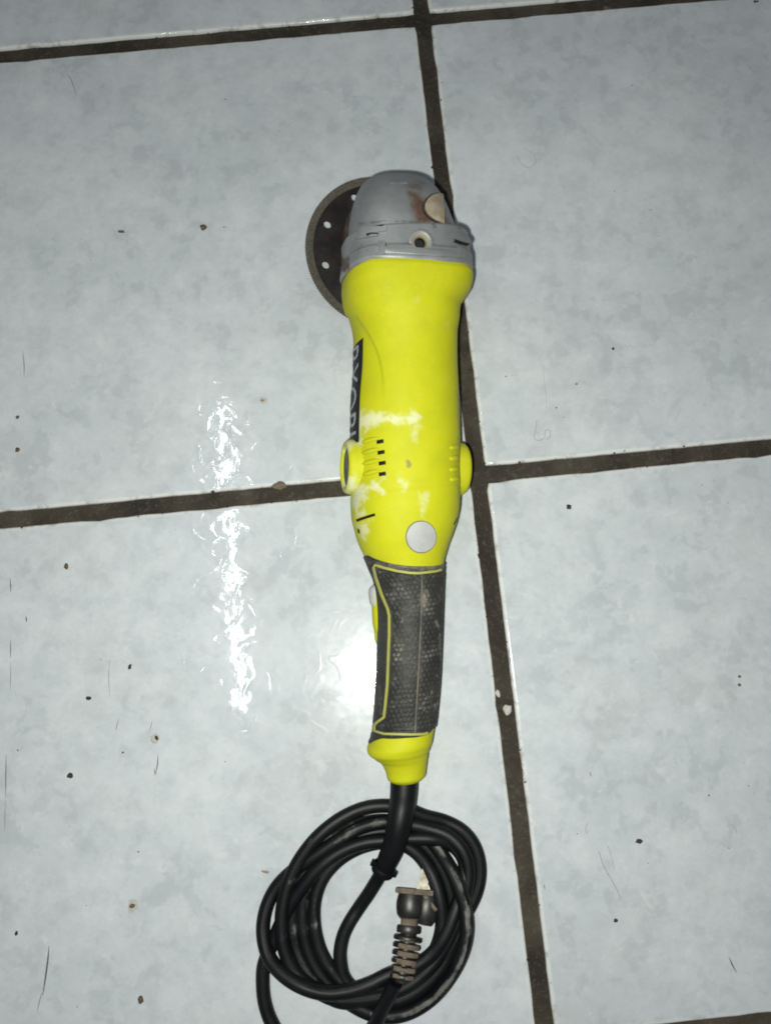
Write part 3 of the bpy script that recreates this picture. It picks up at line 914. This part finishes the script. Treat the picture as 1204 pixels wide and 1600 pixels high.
# threaded socket for the side handle
bm = bmesh.new()
lathe(bm, [(0.0080, -0.006), (0.0080, 0.0004), (0.0074, 0.0009), (0.0058, 0.0010), (0.0052, 0.0006), (0.0040, -0.0022), (0.0037, -0.0030), (0.0037, -0.0090), (0, -0.0090)], l, nn_, E, 40)
sock = bm_obj('handle_socket', bm, M_CAST, flange, 50)
nv = len(sock.data.vertices); set_attr(sock.data, 'rust', np.full(nv, 0.15)); set_attr(sock.data, 'grime', np.zeros(nv))
bm = bmesh.new()
lathe(bm, [(0.0055, 0.00085), (0.0053, 0.0011), (0.0046, 0.0006), (0.0036, -0.0018), (0.0034, -0.0032)], l, nn_, E, 40)
bm_obj('socket_thread', bm, M_LOCK, sock, 60)
bm = bmesh.new()
lathe(bm, [(0.00355, -0.0028), (0.00355, -0.0085), (0, -0.0085)], l, nn_, E, 32)
bm_obj('socket_bore', bm, M_DARK, sock, 60)

# raised lugs, notches and screw of the casting
cast_patch('casting_lug', (574, 366), [(558, 356), (572, 353), (590, 351), (604, 352), (604, 362), (592, 363), (590, 370), (574, 372), (558, 375)], 0.0020, BVF, flange)
cast_patch('casting_lug', (718, 372), [(707, 364), (716, 364), (728, 372), (732, 378), (731, 384), (720, 381), (707, 378)], 0.0020, BVF, flange)
cast_patch('casting_rib', (655, 395), [(588, 386), (620, 386), (655, 388), (690, 391), (722, 394), (724, 405), (690, 402), (655, 399), (620, 397), (588, 396)], 0.0013, BVF, flange, rust_=0.12)
cast_patch('casting_rib', (597, 389), [(591, 378), (598, 377), (602, 379), (602, 398), (591, 399)], 0.0019, BVF, flange, rust_=0.15)
cast_patch('casting_rib', (718, 396), [(713, 387), (719, 388), (724, 391), (725, 404), (714, 403)], 0.0019, BVF, flange, rust_=0.15)
patch('casting_notch', (580, 367.5), [(574, 367), (580, 365.3), (591, 365.5), (591, 367.6), (581, 367.4), (575, 371)], 0.0022, M_DARK, flange, BVF, 2)
patch('casting_notch', (718, 381), [(707, 375.5), (718, 379.5), (729, 382.5), (728, 384.5), (717, 382), (707, 378)], 0.0022, M_DARK, flange, BVF, 2)
patch('casting_notch', (600, 383), ell(600, 384, 3.2, 5.5, 16), 0.0009, M_RUST, flange, BVF, 2)

# spindle lock button on the head's top right
ln = densify([(692.5, 305), (684, 303.5), (675, 306), (667.5, 312), (663, 320), (663, 328), (668, 336), (678, 343.5), (692.5, 350), (692.8, 326)], 4)
big = [(678 + (x - 678) * 1.20 - (1.0 if x < 690 else 0.5), 326 + (y - 326) * 1.16 + 1.0) for x, y in ln]
cast_patch('button_surround', (680, 327), big, 0.0004, BVH_, head, M_RUST)
lock = patch('spindle_lock', (680, 326), ln, 0.0013, M_LOCK, head, BVH_, 6, 0.0004)
# thin bright label scar on the front of the casting
cast_patch('casting_mark', (622, 285), [(609, 283), (636, 283), (636, 287), (609, 287)], 0.0003, BVH_, head)

# bearing plate and spindle under the head
bm = bmesh.new()
lathe(bm, [(0.0, 0.029), (0.0335, 0.029), (0.0340, 0.026), (0.0335, 0.0215), (0.0300, 0.0195), (0.0275, 0.0150), (0.0255, 0.0125), (0.0, 0.0125)], DISC_C, U, A, 64)
bp = bm_obj('bearing_plate', bm, M_RUST, grinder, 35)
bm = bmesh.new()
lathe(bm, [(0.0, 0.0130), (0.0105, 0.0130), (0.0105, 0.0060), (0.0, 0.0060)], DISC_C, U, A, 32)
bm_obj('spindle', bm, M_STEEL, bp, 35)

# ------------------------------------------------------------------ cutting disc: drilled core, turbo rim, flange
def disc_core():
    cu = bpy.data.curves.new('c', 'CURVE'); cu.dimensions = '2D'; cu.fill_mode = 'BOTH'; cu.extrude = 0.0007
    def circ(cx, cy, r, n):
        sp = cu.splines.new('POLY'); sp.points.add(n - 1)
        for k in range(n):
            sp.points[k].co = (cx + r * math.cos(2 * math.pi * k / n), cy + r * math.sin(2 * math.pi * k / n), 0, 1)
        sp.use_cyclic_u = True
    circ(0, 0, 0.0519, 128)
    for k in range(9):
        a = R(112.0 + 40 * k); circ(0.0445 * math.cos(a), 0.0445 * math.sin(a), 0.0029, 24)
    o = bpy.data.objects.new('c', cu); C.objects.link(o); bpy.context.view_layer.update()
    me = bpy.data.meshes.new_from_object(o.evaluated_get(deps()))
    bpy.data.objects.remove(o)
    for v in me.vertices:
        p = v.co.copy(); v.co = DISC_C + E * p.x + A * p.y + U * p.z
    return me
me = disc_core(); me.name = 'cutting_disc'
disc = link('cutting_disc', me, M_DISC, grinder)
nt_ = 720
ring = []
for k in range(nt_):
    a = 2 * math.pi * k / nt_
    tooth = 0.00075 if (k // 2) % 2 else 0.0
    d = E * math.cos(a) + A * math.sin(a)
    a2 = a + 0.03
    d2 = E * math.cos(a2) + A * math.sin(a2)
    ro = DISC_R - (0.00025 if (k // 2) % 2 == 0 else 0)
    ring.append([DISC_C + d * 0.0513 + U * 0.0004, DISC_C + d * 0.0515 + U * (0.0008 + tooth), DISC_C + d2 * (ro - 0.0003) + U * (0.0008 + tooth), DISC_C + d2 * ro + U * (0.0005 + tooth),
                 DISC_C + d2 * ro - U * (0.0005 + tooth), DISC_C + d2 * (ro - 0.0003) - U * (0.0008 + tooth), DISC_C + d * 0.0515 - U * (0.0008 + tooth), DISC_C + d * 0.0513 - U * 0.0004])
me = grid_mesh('diamond_rim', np.array([[list(p) for p in r] for r in ring + ring[:1]]), True)
for p_ in me.polygons: p_.use_smooth = False
link('diamond_rim', me, M_RIM, disc)
bm = bmesh.new()
lathe(bm, [(0.0, 0.0066), (0.0150, 0.0066), (0.0200, 0.0058), (0.0208, 0.0045), (0.0208, 0.0007), (0, 0.0007)], DISC_C, U, A, 48)
bm_obj('clamping_flange', bm, M_RUST, disc, 35)

# ------------------------------------------------------------------ cord: boot, coil, plug
def q5(x, y): return 380 + x / 3.01, 1200 + y / 3.01
CORD_R = 0.00455
def cpt(x, y, z): return at(*q5(x, y), z)
L1, L2, L3 = 0.0046, 0.0132, 0.0215
tail_c = P0 - A * float(f_s(1207.0)) + E * float(f_off(1207.0))
boot_pts = [cpt(757, 20, 0.0225), cpt(756, 75, 0.0235), cpt(752, 140, 0.0258), cpt(742, 210, 0.0285), cpt(727, 290, 0.0285), cpt(706, 370, 0.0250), cpt(676, 440, 0.0195), cpt(655, 482, 0.0160)]
bp_ = catmull([tuple(p) for p in boot_pts], 8)
k_ = np.linspace(0, 1, len(bp_))
br = np.interp(k_, [0, 0.15, 0.5, 0.8, 0.9, 1.0], [0.0092, 0.0091, 0.0083, 0.0071, 0.0066, 0.0060])
me = grid_mesh('cord_boot', tube_grid(bp_, br, 28), True, True, True)
n = len(me.vertices); set_attr(me, 'dust', np.full(n, 0.05))
boot = link('cord_boot', me, M_CORD, grinder)
e_ = Vector(bp_[-4] - bp_[-1]).normalized(); bo = Vector(bp_[-3])
bm = bmesh.new()
lathe(bm, [(0.0055, -0.0030), (0.0076, -0.0026), (0.0079, -0.0012), (0.0079, 0.0012), (0.0074, 0.0022), (0.0060, 0.0026)], bo, e_, Vector((0, 0, 1)), 28)
for k in (-1, 1):
    sx_ = e_.cross(Vector((0, 0, 1))).normalized()
    box(bm, bo + sx_ * k * 0.0072, sx_ * 0.0019, e_ * 0.0022, Vector((0, 0, 0.003)), 0.0006)
cl = bm_obj('boot_collar', bm, M_CORD, boot, 45)
set_attr(cl.data, 'dust', np.full(len(cl.data.vertices), 0.1))

PATH = [  # crop-pixel control points with height: one unbroken cord
 (676, 440, .0185), (655, 482, .0155), (630, 525, .0120), (590, 590, .0080), (545, 655, L1), (500, 725, L1), (470, 790, L1), (456, 860, L1), (458, 920, L1), (472, 980, L1), (510, 1030, L1),
 # first turn, innermost
 (580, 1060, L1), (680, 1050, L1), (780, 1000, .0060), (868, 915, .0100), (920, 810, .0155), (934, 700, .0165), (918, 590, .0160), (878, 485, .0130), (812, 398, .0080), (725, 352, L1), (630, 352, L1), (530, 382, L1), (440, 440, L1), (370, 525, L1), (336, 630, L1), (335, 740, L1), (360, 850, L1), (410, 945, L1), (480, 1020, L1),
 # second turn
 (570, 1085, L1), (680, 1100, L1), (790, 1065, L1), (890, 985, L1), (960, 880, L1), (988, 760, L1), (982, 640, L1), (950, 520, L1), (895, 410, L1), (815, 335, L1), (715, 300, L1), (610, 303, L1), (505, 338, L1), (410, 400, L1), (335, 485, L1), (290, 590, L1), (278, 700, L1), (292, 820, L1), (335, 930, L1), (410, 1030, L1),
 # third turn, the scuffed outer one
 (500, 1105, L1), (600, 1155, L1), (700, 1168, L1), (800, 1140, L1), (895, 1075, L1), (970, 985, L2), (1025, 880, .0200), (1050, 770, .0225), (1042, 660, .0225), (1010, 550, .0215), (958, 450, .0170), (900, 365, .0105), (835, 300, .0060), (735, 258, L1), (630, 250, L1), (525, 275, L1), (425, 335, L1), (340, 415, L1), (275, 515, L1), (238, 625, L1), (230, 740, L1), (252, 860, L1), (310, 975, .0070), (390, 1065, .0110),
 # fourth turn, swings out on the right and over the top
 (480, 1100, L2), (590, 1080, L2), (700, 1030, L2), (810, 960, L2), (905, 870, .0110), (985, 770, .0070), (1055, 670, L1), (1100, 570, L1), (1112, 470, L1), (1090, 375, L1), (1035, 300, L1), (950, 252, L1), (850, 225, .0070), (760, 190, .0090), (660, 178, .0100), (560, 192, .0105), (455, 240, .0120), (355, 318, L2), (275, 415, L2), (220, 520, L2), (187, 640, L2), (180, 750, L2), (196, 860, L2), (248, 968, L2),
 # fifth turn: inside on the top, out over the left and across the front
 (350, 1050, L2), (450, 1090, L2), (570, 1085, .0150), (690, 1060, .0160), (800, 1005, .0150), (900, 910, L2), (975, 790, L2), (1030, 640, L2), (1058, 500, L2), (1035, 395, L2), (965, 320, .0120), (870, 285, .0110), (760, 262, .0110), (650, 256, .0115), (540, 285, .0120), (430, 350, .0120), (320, 425, .0110), (225, 490, .0080), (150, 570, .0070), (105, 670, .0080), (93, 780, .0100), (120, 890, L2), (185, 970, .0180), (275, 1028, L3), (380, 1058, L3), (490, 1050, L3), (590, 1018, L3), (690, 970, .0200),
 # sixth turn back round under the plug, then away down the left
 (790, 940, .0180), (880, 880, .0180), (950, 785, .0190), (1000, 660, .0180), (1036, 540, L2), (1036, 435, .0110), (980, 362, .0100), (890, 335, L2), (790, 332, L2), (680, 340, L2), (570, 352, L2), (465, 390, L2), (370, 455, L2), (290, 545, .0120), (222, 640, .0100), (172, 740, .0070), (135, 830, .0055), (98, 920, L1), (92, 1010, L1), (103, 1110, L1), (140, 1210, L1),
 # out of the picture and back to the plug
 (220, 1330, L1), (340, 1410, L1), (460, 1400, L1), (550, 1310, .0060), (615, 1210, .0120), (655, 1130, .0190), (690, 1060, .0250), (712, 1012, .0270)]
cp = [tuple(cpt(x, y, z)) for x, y, z in PATH]
path = catmull(cp, 9)
seg = 16
TG = tube_grid(path, CORD_R, seg)
me = grid_mesh('power_cord', TG, True, True, True)
L = np.concatenate([[0], np.cumsum(np.linalg.norm(np.diff(path, axis=0), axis=1))])
uvl = me.uv_layers.new(name='UVMap')
li = np.zeros(len(me.loops), int); me.loops.foreach_get('vertex_index', li)
uvs = np.stack([L[np.minimum(li // seg, len(L) - 1)], (li % seg) / seg], 1)
uvl.data.foreach_set('uv', uvs.astype(np.float32).ravel())
pq = pix(TG.reshape(-1, 3)); cx, cy = (pq[:, 0] - 380) * 3.01, (pq[:, 1] - 1200) * 3.01
n1 = fbm(TG.reshape(-1, 3), 60, 2.0, 3)
ci = np.repeat(np.arange(len(path)), seg) / 9.0                 # control index along the cord
aro = np.tile(np.arange(seg) / seg * 2 * math.pi, len(path))
ringm = lambda a, b: ((ci >= a) & (ci <= b)).astype(float)
dd = 0.06 + 0.10 * sstep(0.0, 0.8, n1)
dd += 0.62 * ringm(49, 61) * sstep(24, 3, line_d(cx, cy, [(606, 1162), (700, 1176), (804, 1148), (902, 1082), (978, 990), (1035, 884), (1060, 770), (1052, 656), (1018, 545), (966, 446), (905, 360)])) * sstep(-1.5, 0.2, n1)
dd += 0.55 * ringm(61, 68) * sstep(42, 5, line_d(cx, cy, [(640, 245), (520, 265), (420, 330), (340, 415)])) * sstep(-1.5, 0.3, n1)
dd += 0.50 * ringm(104, 113) * sstep(40, 5, line_d(cx, cy, [(650, 250), (540, 280), (430, 345)])) * sstep(-1.5, 0.4, n1)
topf = np.clip(np.cos(aro + 0.5), 0, 1)
dd += (0.30 * ringm(66, 73) + 0.28 * ringm(43, 48) + 0.20 * ringm(88, 97) + 0.18 * ringm(22, 29)) * sstep(-1.5, 0.6, n1) * topf
dd += 0.30 * sstep(14, 2, line_d(cx, cy, [(345, 560), (328, 640), (340, 740)]))
dd += 0.14 * sstep(0.0, 0.8, n1) * (cx < 420)
dd += 0.28 * sstep(20, 2, line_d(cx, cy, [(830, 285), (900, 285), (930, 295)]))
dd += 0.25 * sstep(20, 2, line_d(cx, cy, [(880, 860), (800, 950)]))
set_attr(me, 'dust', np.clip(dd, 0, 1))
cord = link('power_cord', me, M_CORD, grinder)

# plug: strain relief, body, face flange, prongs
def q6(x, y): return 560 + x / 6.02, 1330 + y / 6.02
def ppt(x, y, z): return at(*q6(x, y), z)
pa = ppt(400, 1240, 0.0262); pb = ppt(478, 700, 0.0190); pc = ppt(500, 352, 0.0140)
KL = 0.83                                                   # the plug is a short one
plug = None
ax1 = (pb - pa).normalized(); ax2 = (pc - pb).normalized()
len1 = (pb - pa).length
bm = bmesh.new()
pr = [(0.0046, 0.0)]
for k in range(6):                                          # stacked rings of the strain relief
    z0 = (0.0030 + k * 0.0052); r = 0.0086 + 0.0003 * k
    pr += [(0.0052, z0 - 0.0009), (r - 0.0005, z0 - 0.0005), (r, z0 + 0.0002), (r, z0 + 0.0022), (r - 0.0006, z0 + 0.0029), (0.0054, z0 + 0.0033)]
pr += [(0.0060, 0.0345), (0.0, 0.0345)]
pr = [(r_ * 0.90, h_ * KL) for r_, h_ in pr]
lathe(bm, pr, pa, ax1, Vector((0, 0, 1)), 28, 0.8, 1.0)
plug = bm_obj('plug', bm, [M_MUD, M_PLUG], grinder, 40)
for p_ in plug.data.polygons:
    c = sum((plug.data.vertices[i].co for i in p_.vertices), Vector()) / len(p_.vertices)
    h = (c - pa).dot(ax1); rr = ((c - pa) - ax1 * h).length
    sx_ = ax1.cross(Vector((0, 0, 1)))
    p_.material_index = 0 if (rr > 0.0062 and 0.003 * KL < h < 0.030 * KL and (c - pa).dot(Vector((0, 0, 1)).cross(ax1)) < 0.0055 and ((c - pa).dot(Vector((0, 0, 1))) > -0.002)) else 1
hint = Vector((0, 0, 1))
bm = bmesh.new()
st = pa + ax1 * 0.0340 * KL
lathe(bm, [(r_ * 0.84, h_ * KL) for r_, h_ in [(0.0, -0.0005), (0.0088, 0.0), (0.0092, 0.0008), (0.0092, 0.0042), (0.0088, 0.0050), (0.0064, 0.0054), (0.0064, 0.0092), (0.0078, 0.0102), (0.0098, 0.0125), (0.0106, 0.0165), (0.0108, 0.0205), (0.0102, 0.0245), (0.0094, 0.0275), (0.0, 0.0275)]], st, ax2, hint, 32, 0.78, 1.0)
body = bm_obj('plug_body', bm, [M_PLUG, M_MUD], plug, 40)
for p_ in body.data.polygons:
    c = sum((body.data.vertices[i].co for i in p_.vertices), Vector()) / len(p_.vertices)
    h = (c - st).dot(ax2)
    p_.material_index = 1 if (0.0052 * KL < h < 0.0098 * KL) or (0.0030 * KL < h < 0.0044 * KL) else 0
sx_ = ax2.cross(hint).normalized(); sz_ = sx_.cross(ax2).normalized()
fc = st + ax2 * 0.0293 * KL
bm = bmesh.new()
box(bm, fc + sx_ * 0.0020, sx_ * 0.0120, ax2 * 0.0017, sz_ * 0.0080, 0.0012)
bm_obj('plug_face', bm, M_MUD, plug, 40)
bm = bmesh.new()
lathe(bm, [(0, 0), (0.0050, 0.0004), (0.0078, 0.0050), (0.0084, 0.0110), (0.0080, 0.0160), (0.0066, 0.0192), (0, 0.0196)], st + ax2 * 0.0050 + sx_ * 0.0095 - sz_ * 0.002, (ax2 + sx_ * 0.12).normalized(), hint, 28, 0.75, 1.0)
bm_obj('plug_side', bm, M_PLUG, plug, 40)
bm = bmesh.new()
box(bm, st + ax2 * 0.0225 * KL + sx_ * 0.0125 + sz_ * 0.0030, (sx_ * 0.5 - ax2 * 0.5).normalized() * 0.0060, (ax2 + sx_).normalized() * 0.0011, sz_ * 0.0009, 0.0005)
bm_obj('plug_trim', bm, M_MUD, plug, 40)
pd = (ax2 + sx_ * 0.22).normalized()
for k, (ox, oz, ln_) in enumerate(((0.0060, 0.003, 0.0158), (0.0118, -0.003, 0.0135))):
    bm = bmesh.new()
    o_ = fc + sx_ * ox + sz_ * oz
    wv = (sx_ - pd * sx_.dot(pd)).normalized()
    vs = []
    for (l_, hw) in ((0.0, 0.0031), (ln_ * 0.55, 0.0031), (ln_ * 0.85, 0.0029), (ln_, 0.0017)):
        vs.append([bm.verts.new(o_ + pd * l_ + wv * (hw * a) + sz_ * (0.0008 * b)) for a, b in ((-1, -1), (1, -1), (1, 1), (-1, 1))])
    for a, b in zip(vs[:-1], vs[1:]):
        for j in range(4): bm.faces.new((a[j], a[(j + 1) % 4], b[(j + 1) % 4], b[j]))
    bm.faces.new(vs[0]); bm.faces.new(vs[-1])
    bm_obj('plug_prong', bm, M_STEEL, plug, 30)

# ------------------------------------------------------------------ litter on the tiles
def crumb(name, px, py, rx, ry, mat, label, cat, seed, hz=0.5, rot=0, z=0.0, group=None):
    p = at(px, py, z); k = (CAM_LOC - p).length / F
    bm = bmesh.new()
    bmesh.ops.create_icosphere(bm, subdivisions=2, radius=1.0)
    for v in bm.verts:
        d = 1 + 0.45 * noise.noise(v.co * 1.7 + Vector((seed * 3.3, 0, 0))) + 0.2 * noise.noise(v.co * 4 + Vector((seed, 0, 0)))
        v.co = v.co * d
        v.co.z = max(v.co.z, -0.35)
    zz = min(v.co.z for v in bm.verts)
    for v in bm.verts:
        v.co = Vector((v.co.x * rx * k * 0.82, v.co.y * ry * k * 0.82, (v.co.z - zz) * min(rx, ry) * k * hz))
    bmesh.ops.rotate(bm, verts=bm.verts, cent=(0, 0, 0), matrix=Matrix.Rotation(R(rot), 3, 'Z'))
    o = bm_obj(name, bm, mat, None, 80)
    o.location = p + Vector((0, 0, 0.00002))
    if label:
        o['label'] = label; o['category'] = cat
        if group: o['group'] = group
    return o
G = 'crumbs scattered on the tiles'
CR_LIST = [
 (318, 356, 6, 5, M_CRUMB, 'brown two lobed dirt crumb on the tile left of the cutting disc'),
 (190, 362, 6, 2.5, M_SCUF, 'small grey flake on the upper left tile, left of the brown crumb'),
 (888, 792, 4.5, 5, M_SOOT, 'black crumb on the tile just below the right horizontal joint'),
 (957, 545, 2.2, 3, M_SOOT, 'tiny black speck on the upper right tile above the joint'),
 (110, 1212, 5, 4.5, M_SOOT, 'round dark crumb on the lower left tile'),
 (139, 1091, 5, 3.2, M_SOOT, 'oblong grey crumb on the lower left tile above the round dark one'),
 (203, 1042, 2.8, 5, M_SOOT, 'upright oval dark crumb left of the tube reflection'),
 (104, 885, 4, 5.5, M_CRUMB, 'tan brown crumb near the top of the lower left tile'),
 (26, 1458, 2.6, 3.4, M_SOOT, 'small black crumb at the left edge of the lower left tile'),
 (998, 1314, 6, 4, M_SOOT, 'largest dark crumb on the lower right tile'),
 (961, 1438, 3.6, 3, M_SOOT, 'small dark crumb on the lower right tile, lowest of the dark ones there'),
 (415, 1362, 6.5, 2.2, M_CHIP, 'thin pale brown splinter on the tile left of the coiled cord'),
 (220, 1562, 4.5, 6, M_CRUMB, 'soft brown crumb near the bottom of the lower left tile'),
 (1154, 1070, 2.6, 2.6, M_CRUMB, 'lower of two brown specks on the far right of the lower right tile'),
 (1154, 1057, 2.4, 2.4, M_CRUMB, 'upper of two brown specks on the far right of the lower right tile'),
 (1145, 1543 - 200, 2.0, 2.0, M_SOOT, None),
 (28, 703, 4, 4, M_CRUMB, 'reddish brown crumb near the left end of the middle joint'),
 (28, 652, 3.2, 3, M_CRUMB, 'small brown crumb at the far left above the reddish one'),
]
for k, (x, y, rx, ry, m_, lab) in enumerate(CR_LIST):
    if lab: crumb('dirt_crumb', x, y, rx, ry, m_, lab, 'crumb', k + 1, 0.55, random.uniform(-20, 20), 0, G)
# glaze chips: a tan pit ringed by pale biscuit
for k, (x, y, r, lab) in enumerate(((411, 626, 6.5, 'tan glaze chip on the tile above the tube reflection'), (243, 1154, 8.0, 'dark pitted glaze chip with a pale ring on the lower left tile'), (208, 1415, 9.0, 'rusty brown stain spot on the lower left tile'))):
    o = crumb('glaze_chip', x, y, r, r * 1.1, M_PLAS if k != 2 else M_PLAS, lab, 'chip', 40 + k, 0.06)
    i = crumb('chip_core', x + (2 if k == 1 else -1), y - (1 if k == 1 else 0), r * (0.35 if k == 1 else 0.5), r * (0.6 if k == 1 else 0.4), (M_CHIP, M_SOOT, M_CRUMB)[k], None, None, 50 + k, 0.40, 30 if k == 1 else 0)
    i.parent = o; i.location = i.location - o.location
# plaster spots on the vertical joint, lumps of mortar on the tile rims
for k, (x, y, rx, ry, m_, lab) in enumerate(((792, 1109, 8, 9, M_PLAS, 'round pale plaster spot on the vertical joint beside the grip'), (777, 1083, 4, 7, M_PLAS, 'slanted pale plaster fleck on the joint above the round spot'),
        (437, 758, 14, 9, M_MUD, 'brown mortar lump on the joint left of the brush cap'), (731, 31, 9, 3, M_GROUT, 'dark mortar lump under the top joint by the crossing'), (948, 13, 8, 4, M_CRUMB, 'brown mortar lump under the top joint further right'), (1180, 3, 8, 5, M_CRUMB, 'brown mortar lump at the top right corner'))):
    crumb('mortar_lump', x, y, rx, ry, m_, lab, 'mortar lump', 60 + k, 0.30, random.uniform(-20, 20), -0.0027 if k < 2 else -0.0012, 'lumps of mortar and plaster in the joints')

# specks nobody would count
rnd = random.Random(11)
bm = bmesh.new()
spk = [(690, 158), (690, 129), (41, 968), (216, 1331), (135, 1415), (1012, 1349), (901, 1303), (790, 588), (800, 586), (806, 587), (350, 355), (64, 150), (352, 155), (1138, 1325), (1107, 1243), (1168, 1228), (1176, 1240),
       (208, 1190), (192, 1176), (28, 1172), (352, 1190), (843, 250), (936, 337), (1104, 168), (987, 134), (1015, 328), (880, 652), (970, 667), (1136, 786), (820, 1222), (860, 1535), (868, 637), (900, 600), (1029, 369)]
spk += [(rnd.uniform(0, 1204), rnd.uniform(20, 1590)) for _ in range(55)]
for (x, y) in spk:
    if 530 < x < 745 and 260 < y < 1240: continue
    p = at(x, y); r = rnd.choice((0.3, 0.4, 0.5, 0.6, 0.8)) * 0.001 * (1.2 if (x, y) in spk[:34] else 0.6)
    a0_ = rnd.uniform(0, 6.28); st_ = rnd.uniform(0.5, 1.0)
    vs = [bm.verts.new(p + Vector((r * math.cos(a0_ + q * 1.257) * rnd.uniform(0.6, 1.2), r * st_ * math.sin(a0_ + q * 1.257) * rnd.uniform(0.6, 1.2), 0.00003))) for q in range(5)]
    tp = bm.verts.new(p + Vector((0, 0, r * 0.5)))
    for q in range(5): bm.faces.new((vs[q], vs[(q + 1) % 5], tp))
o = bm_obj('dust_specks', bm, M_CRUMB, None, 80)
o['kind'] = 'stuff'; o['label'] = 'tiny dark dust specks strewn over all the tiles'; o['category'] = 'dust'

# crumbled grout along the rims of the tiles
bm = bmesh.new()
def lump(x, y, r, z):
    a = rnd.uniform(0, 6.28); h = r * rnd.uniform(0.5, 0.9)
    vs = [bm.verts.new((x + r * rnd.uniform(0.55, 1.2) * math.cos(a + q * 1.047), y + r * rnd.uniform(0.55, 1.2) * math.sin(a + q * 1.047), z)) for q in range(6)]
    us = [bm.verts.new((v.co.x * 0.5 + x * 0.5, v.co.y * 0.5 + y * 0.5, z + h * rnd.uniform(0.7, 1.1))) for v in vs]
    for q in range(6): bm.faces.new((vs[q], vs[(q + 1) % 6], us[(q + 1) % 6], us[q]))
    bm.faces.new(us)
    if rnd.random() < 0.22:
        for f_ in us[0].link_faces: f_.material_index = 1
        for u0 in us:
            for f_ in u0.link_faces: f_.material_index = 1
for k in range(480):
    edge_ = JOINT / 2 + rnd.gauss(-0.0008, 0.0010)
    sg = rnd.choice((-1, 1))
    r_ = abs(rnd.gauss(0, 0.00055)) + 0.00025
    u_ = rnd.uniform(-0.45, 0.40)
    z_ = -0.0022 if edge_ < JOINT / 2 - 0.0002 else -0.0004
    if k % 5 < 2: lump(sg * edge_, u_, r_, z_)
    else: lump(u_, rnd.choice((-PITCH, 0, 0, 0, PITCH)) + sg * edge_, r_, z_)
o = bm_obj('grout_crumbs', bm, [M_GROUT, M_CHIP], None, 80)
o['kind'] = 'stuff'; o['label'] = 'crumbled brown grout along the rims of the tiles'; o['category'] = 'grout crumbs'

# scuffs and scratches: thin flat marks
bm = bmesh.new()
def mark(pts, wpx):
    pth = catmull([tuple(at(x, y, 0.00004)) for x, y in pts], 5)
    T_ = np.gradient(pth, axis=0); prev = None
    for i, (p, t) in enumerate(zip(pth, T_)):
        k = i / (len(pth) - 1); nx = np.array([-t[1], t[0], 0]); nx /= np.linalg.norm(nx)
        h = wpx / 2 * 0.00036 * (0.25 + 0.75 * math.sin(math.pi * min(0.97, max(0.03, k)))) 
        row = (bm.verts.new(p + nx * h), bm.verts.new(p - nx * h))
        if prev: bm.faces.new((prev[0], prev[1], row[1], row[0]))
        prev = row
for pts, w_ in (([(77, 1478), (75, 1500), (71, 1530), (67, 1556)], 3.0), ([(66, 1550), (62, 1565), (58, 1582)], 1.2), ([(16, 903), (17, 915), (17, 925)], 1.8), ([(17, 1000), (17, 1015), (17, 1028)], 1.6), ([(17, 1035), (17, 1055), (16, 1080)], 0.9),
                ([(10, 1180), (9.5, 1210), (9, 1245)], 1.6), ([(9, 1250), (8, 1275), (8, 1300)], 0.8), ([(36, 548), (38, 570), (38, 588)], 1.4), ([(247, 1180), (246, 1195), (243, 1210)], 2.0), ([(241, 1200), (243, 1212)], 1.4),
                ([(186, 1123), (183, 1133), (181, 1142)], 1.2), ([(238, 1125), (236, 1135), (233, 1143)], 1.0), ([(172, 1030), (170, 1060), (172, 1090)], 0.8), ([(1138, 1495), (1143, 1507), (1150, 1520)], 2.2),
                ([(41, 963), (42, 972)], 2.4), ([(849, 1382), (851, 1390)], 1.4), ([(921, 1207), (923, 1213)], 1.4), ([(105, 115), (112, 126), (120, 150)], 1.2)):
    mark(pts, w_)
o = bm_obj('scuff_marks', bm, M_SCUF, None, 80)
o['kind'] = 'stuff'; o['label'] = 'thin dark scuffs and scratches on the left and right tiles'; o['category'] = 'scuffs'

def hair(pts, lab, wpx=1.0):
    pth = catmull([tuple(at(x, y, 0.0003)) for x, y in pts], 8)
    o = link('loose_hair', grid_mesh('loose_hair', tube_grid(pth, 0.00015 * wpx, 5), True, True, True), M_HAIR)
    o['label'] = lab; o['category'] = 'hair'; o['group'] = 'hairs lying on the tiles'
hair([(838, 656), (836, 672), (834, 684), (841, 688), (850, 684), (851, 674), (858, 672), (859, 682), (852, 687)], 'curled hair on the tile right of the yellow body', 0.8)
hair([(848, 570), (850, 600), (853, 625), (852, 650)], 'faint straight hair on the tile above the curled one', 0.4)
hair([(935, 1330), (942, 1352), (954, 1374), (964, 1392), (969, 1404)], 'long dark hair on the lower right tile', 0.9)
hair([(949, 1322), (955, 1340), (959, 1358)], 'short hair beside the long one on the lower right tile', 0.6)
hair([(917, 1287), (914, 1296), (917, 1303)], 'tiny curved hair above the long one on the lower right tile', 0.7)
hair([(818, 232), (832, 240), (836, 254), (826, 262), (814, 256), (808, 244)], 'faint ring shaped hair on the upper right tile', 0.45)
hair([(1142, 1288), (1148, 1294), (1150, 1302)], 'short curved hair at the right of the lower right tile', 0.5)
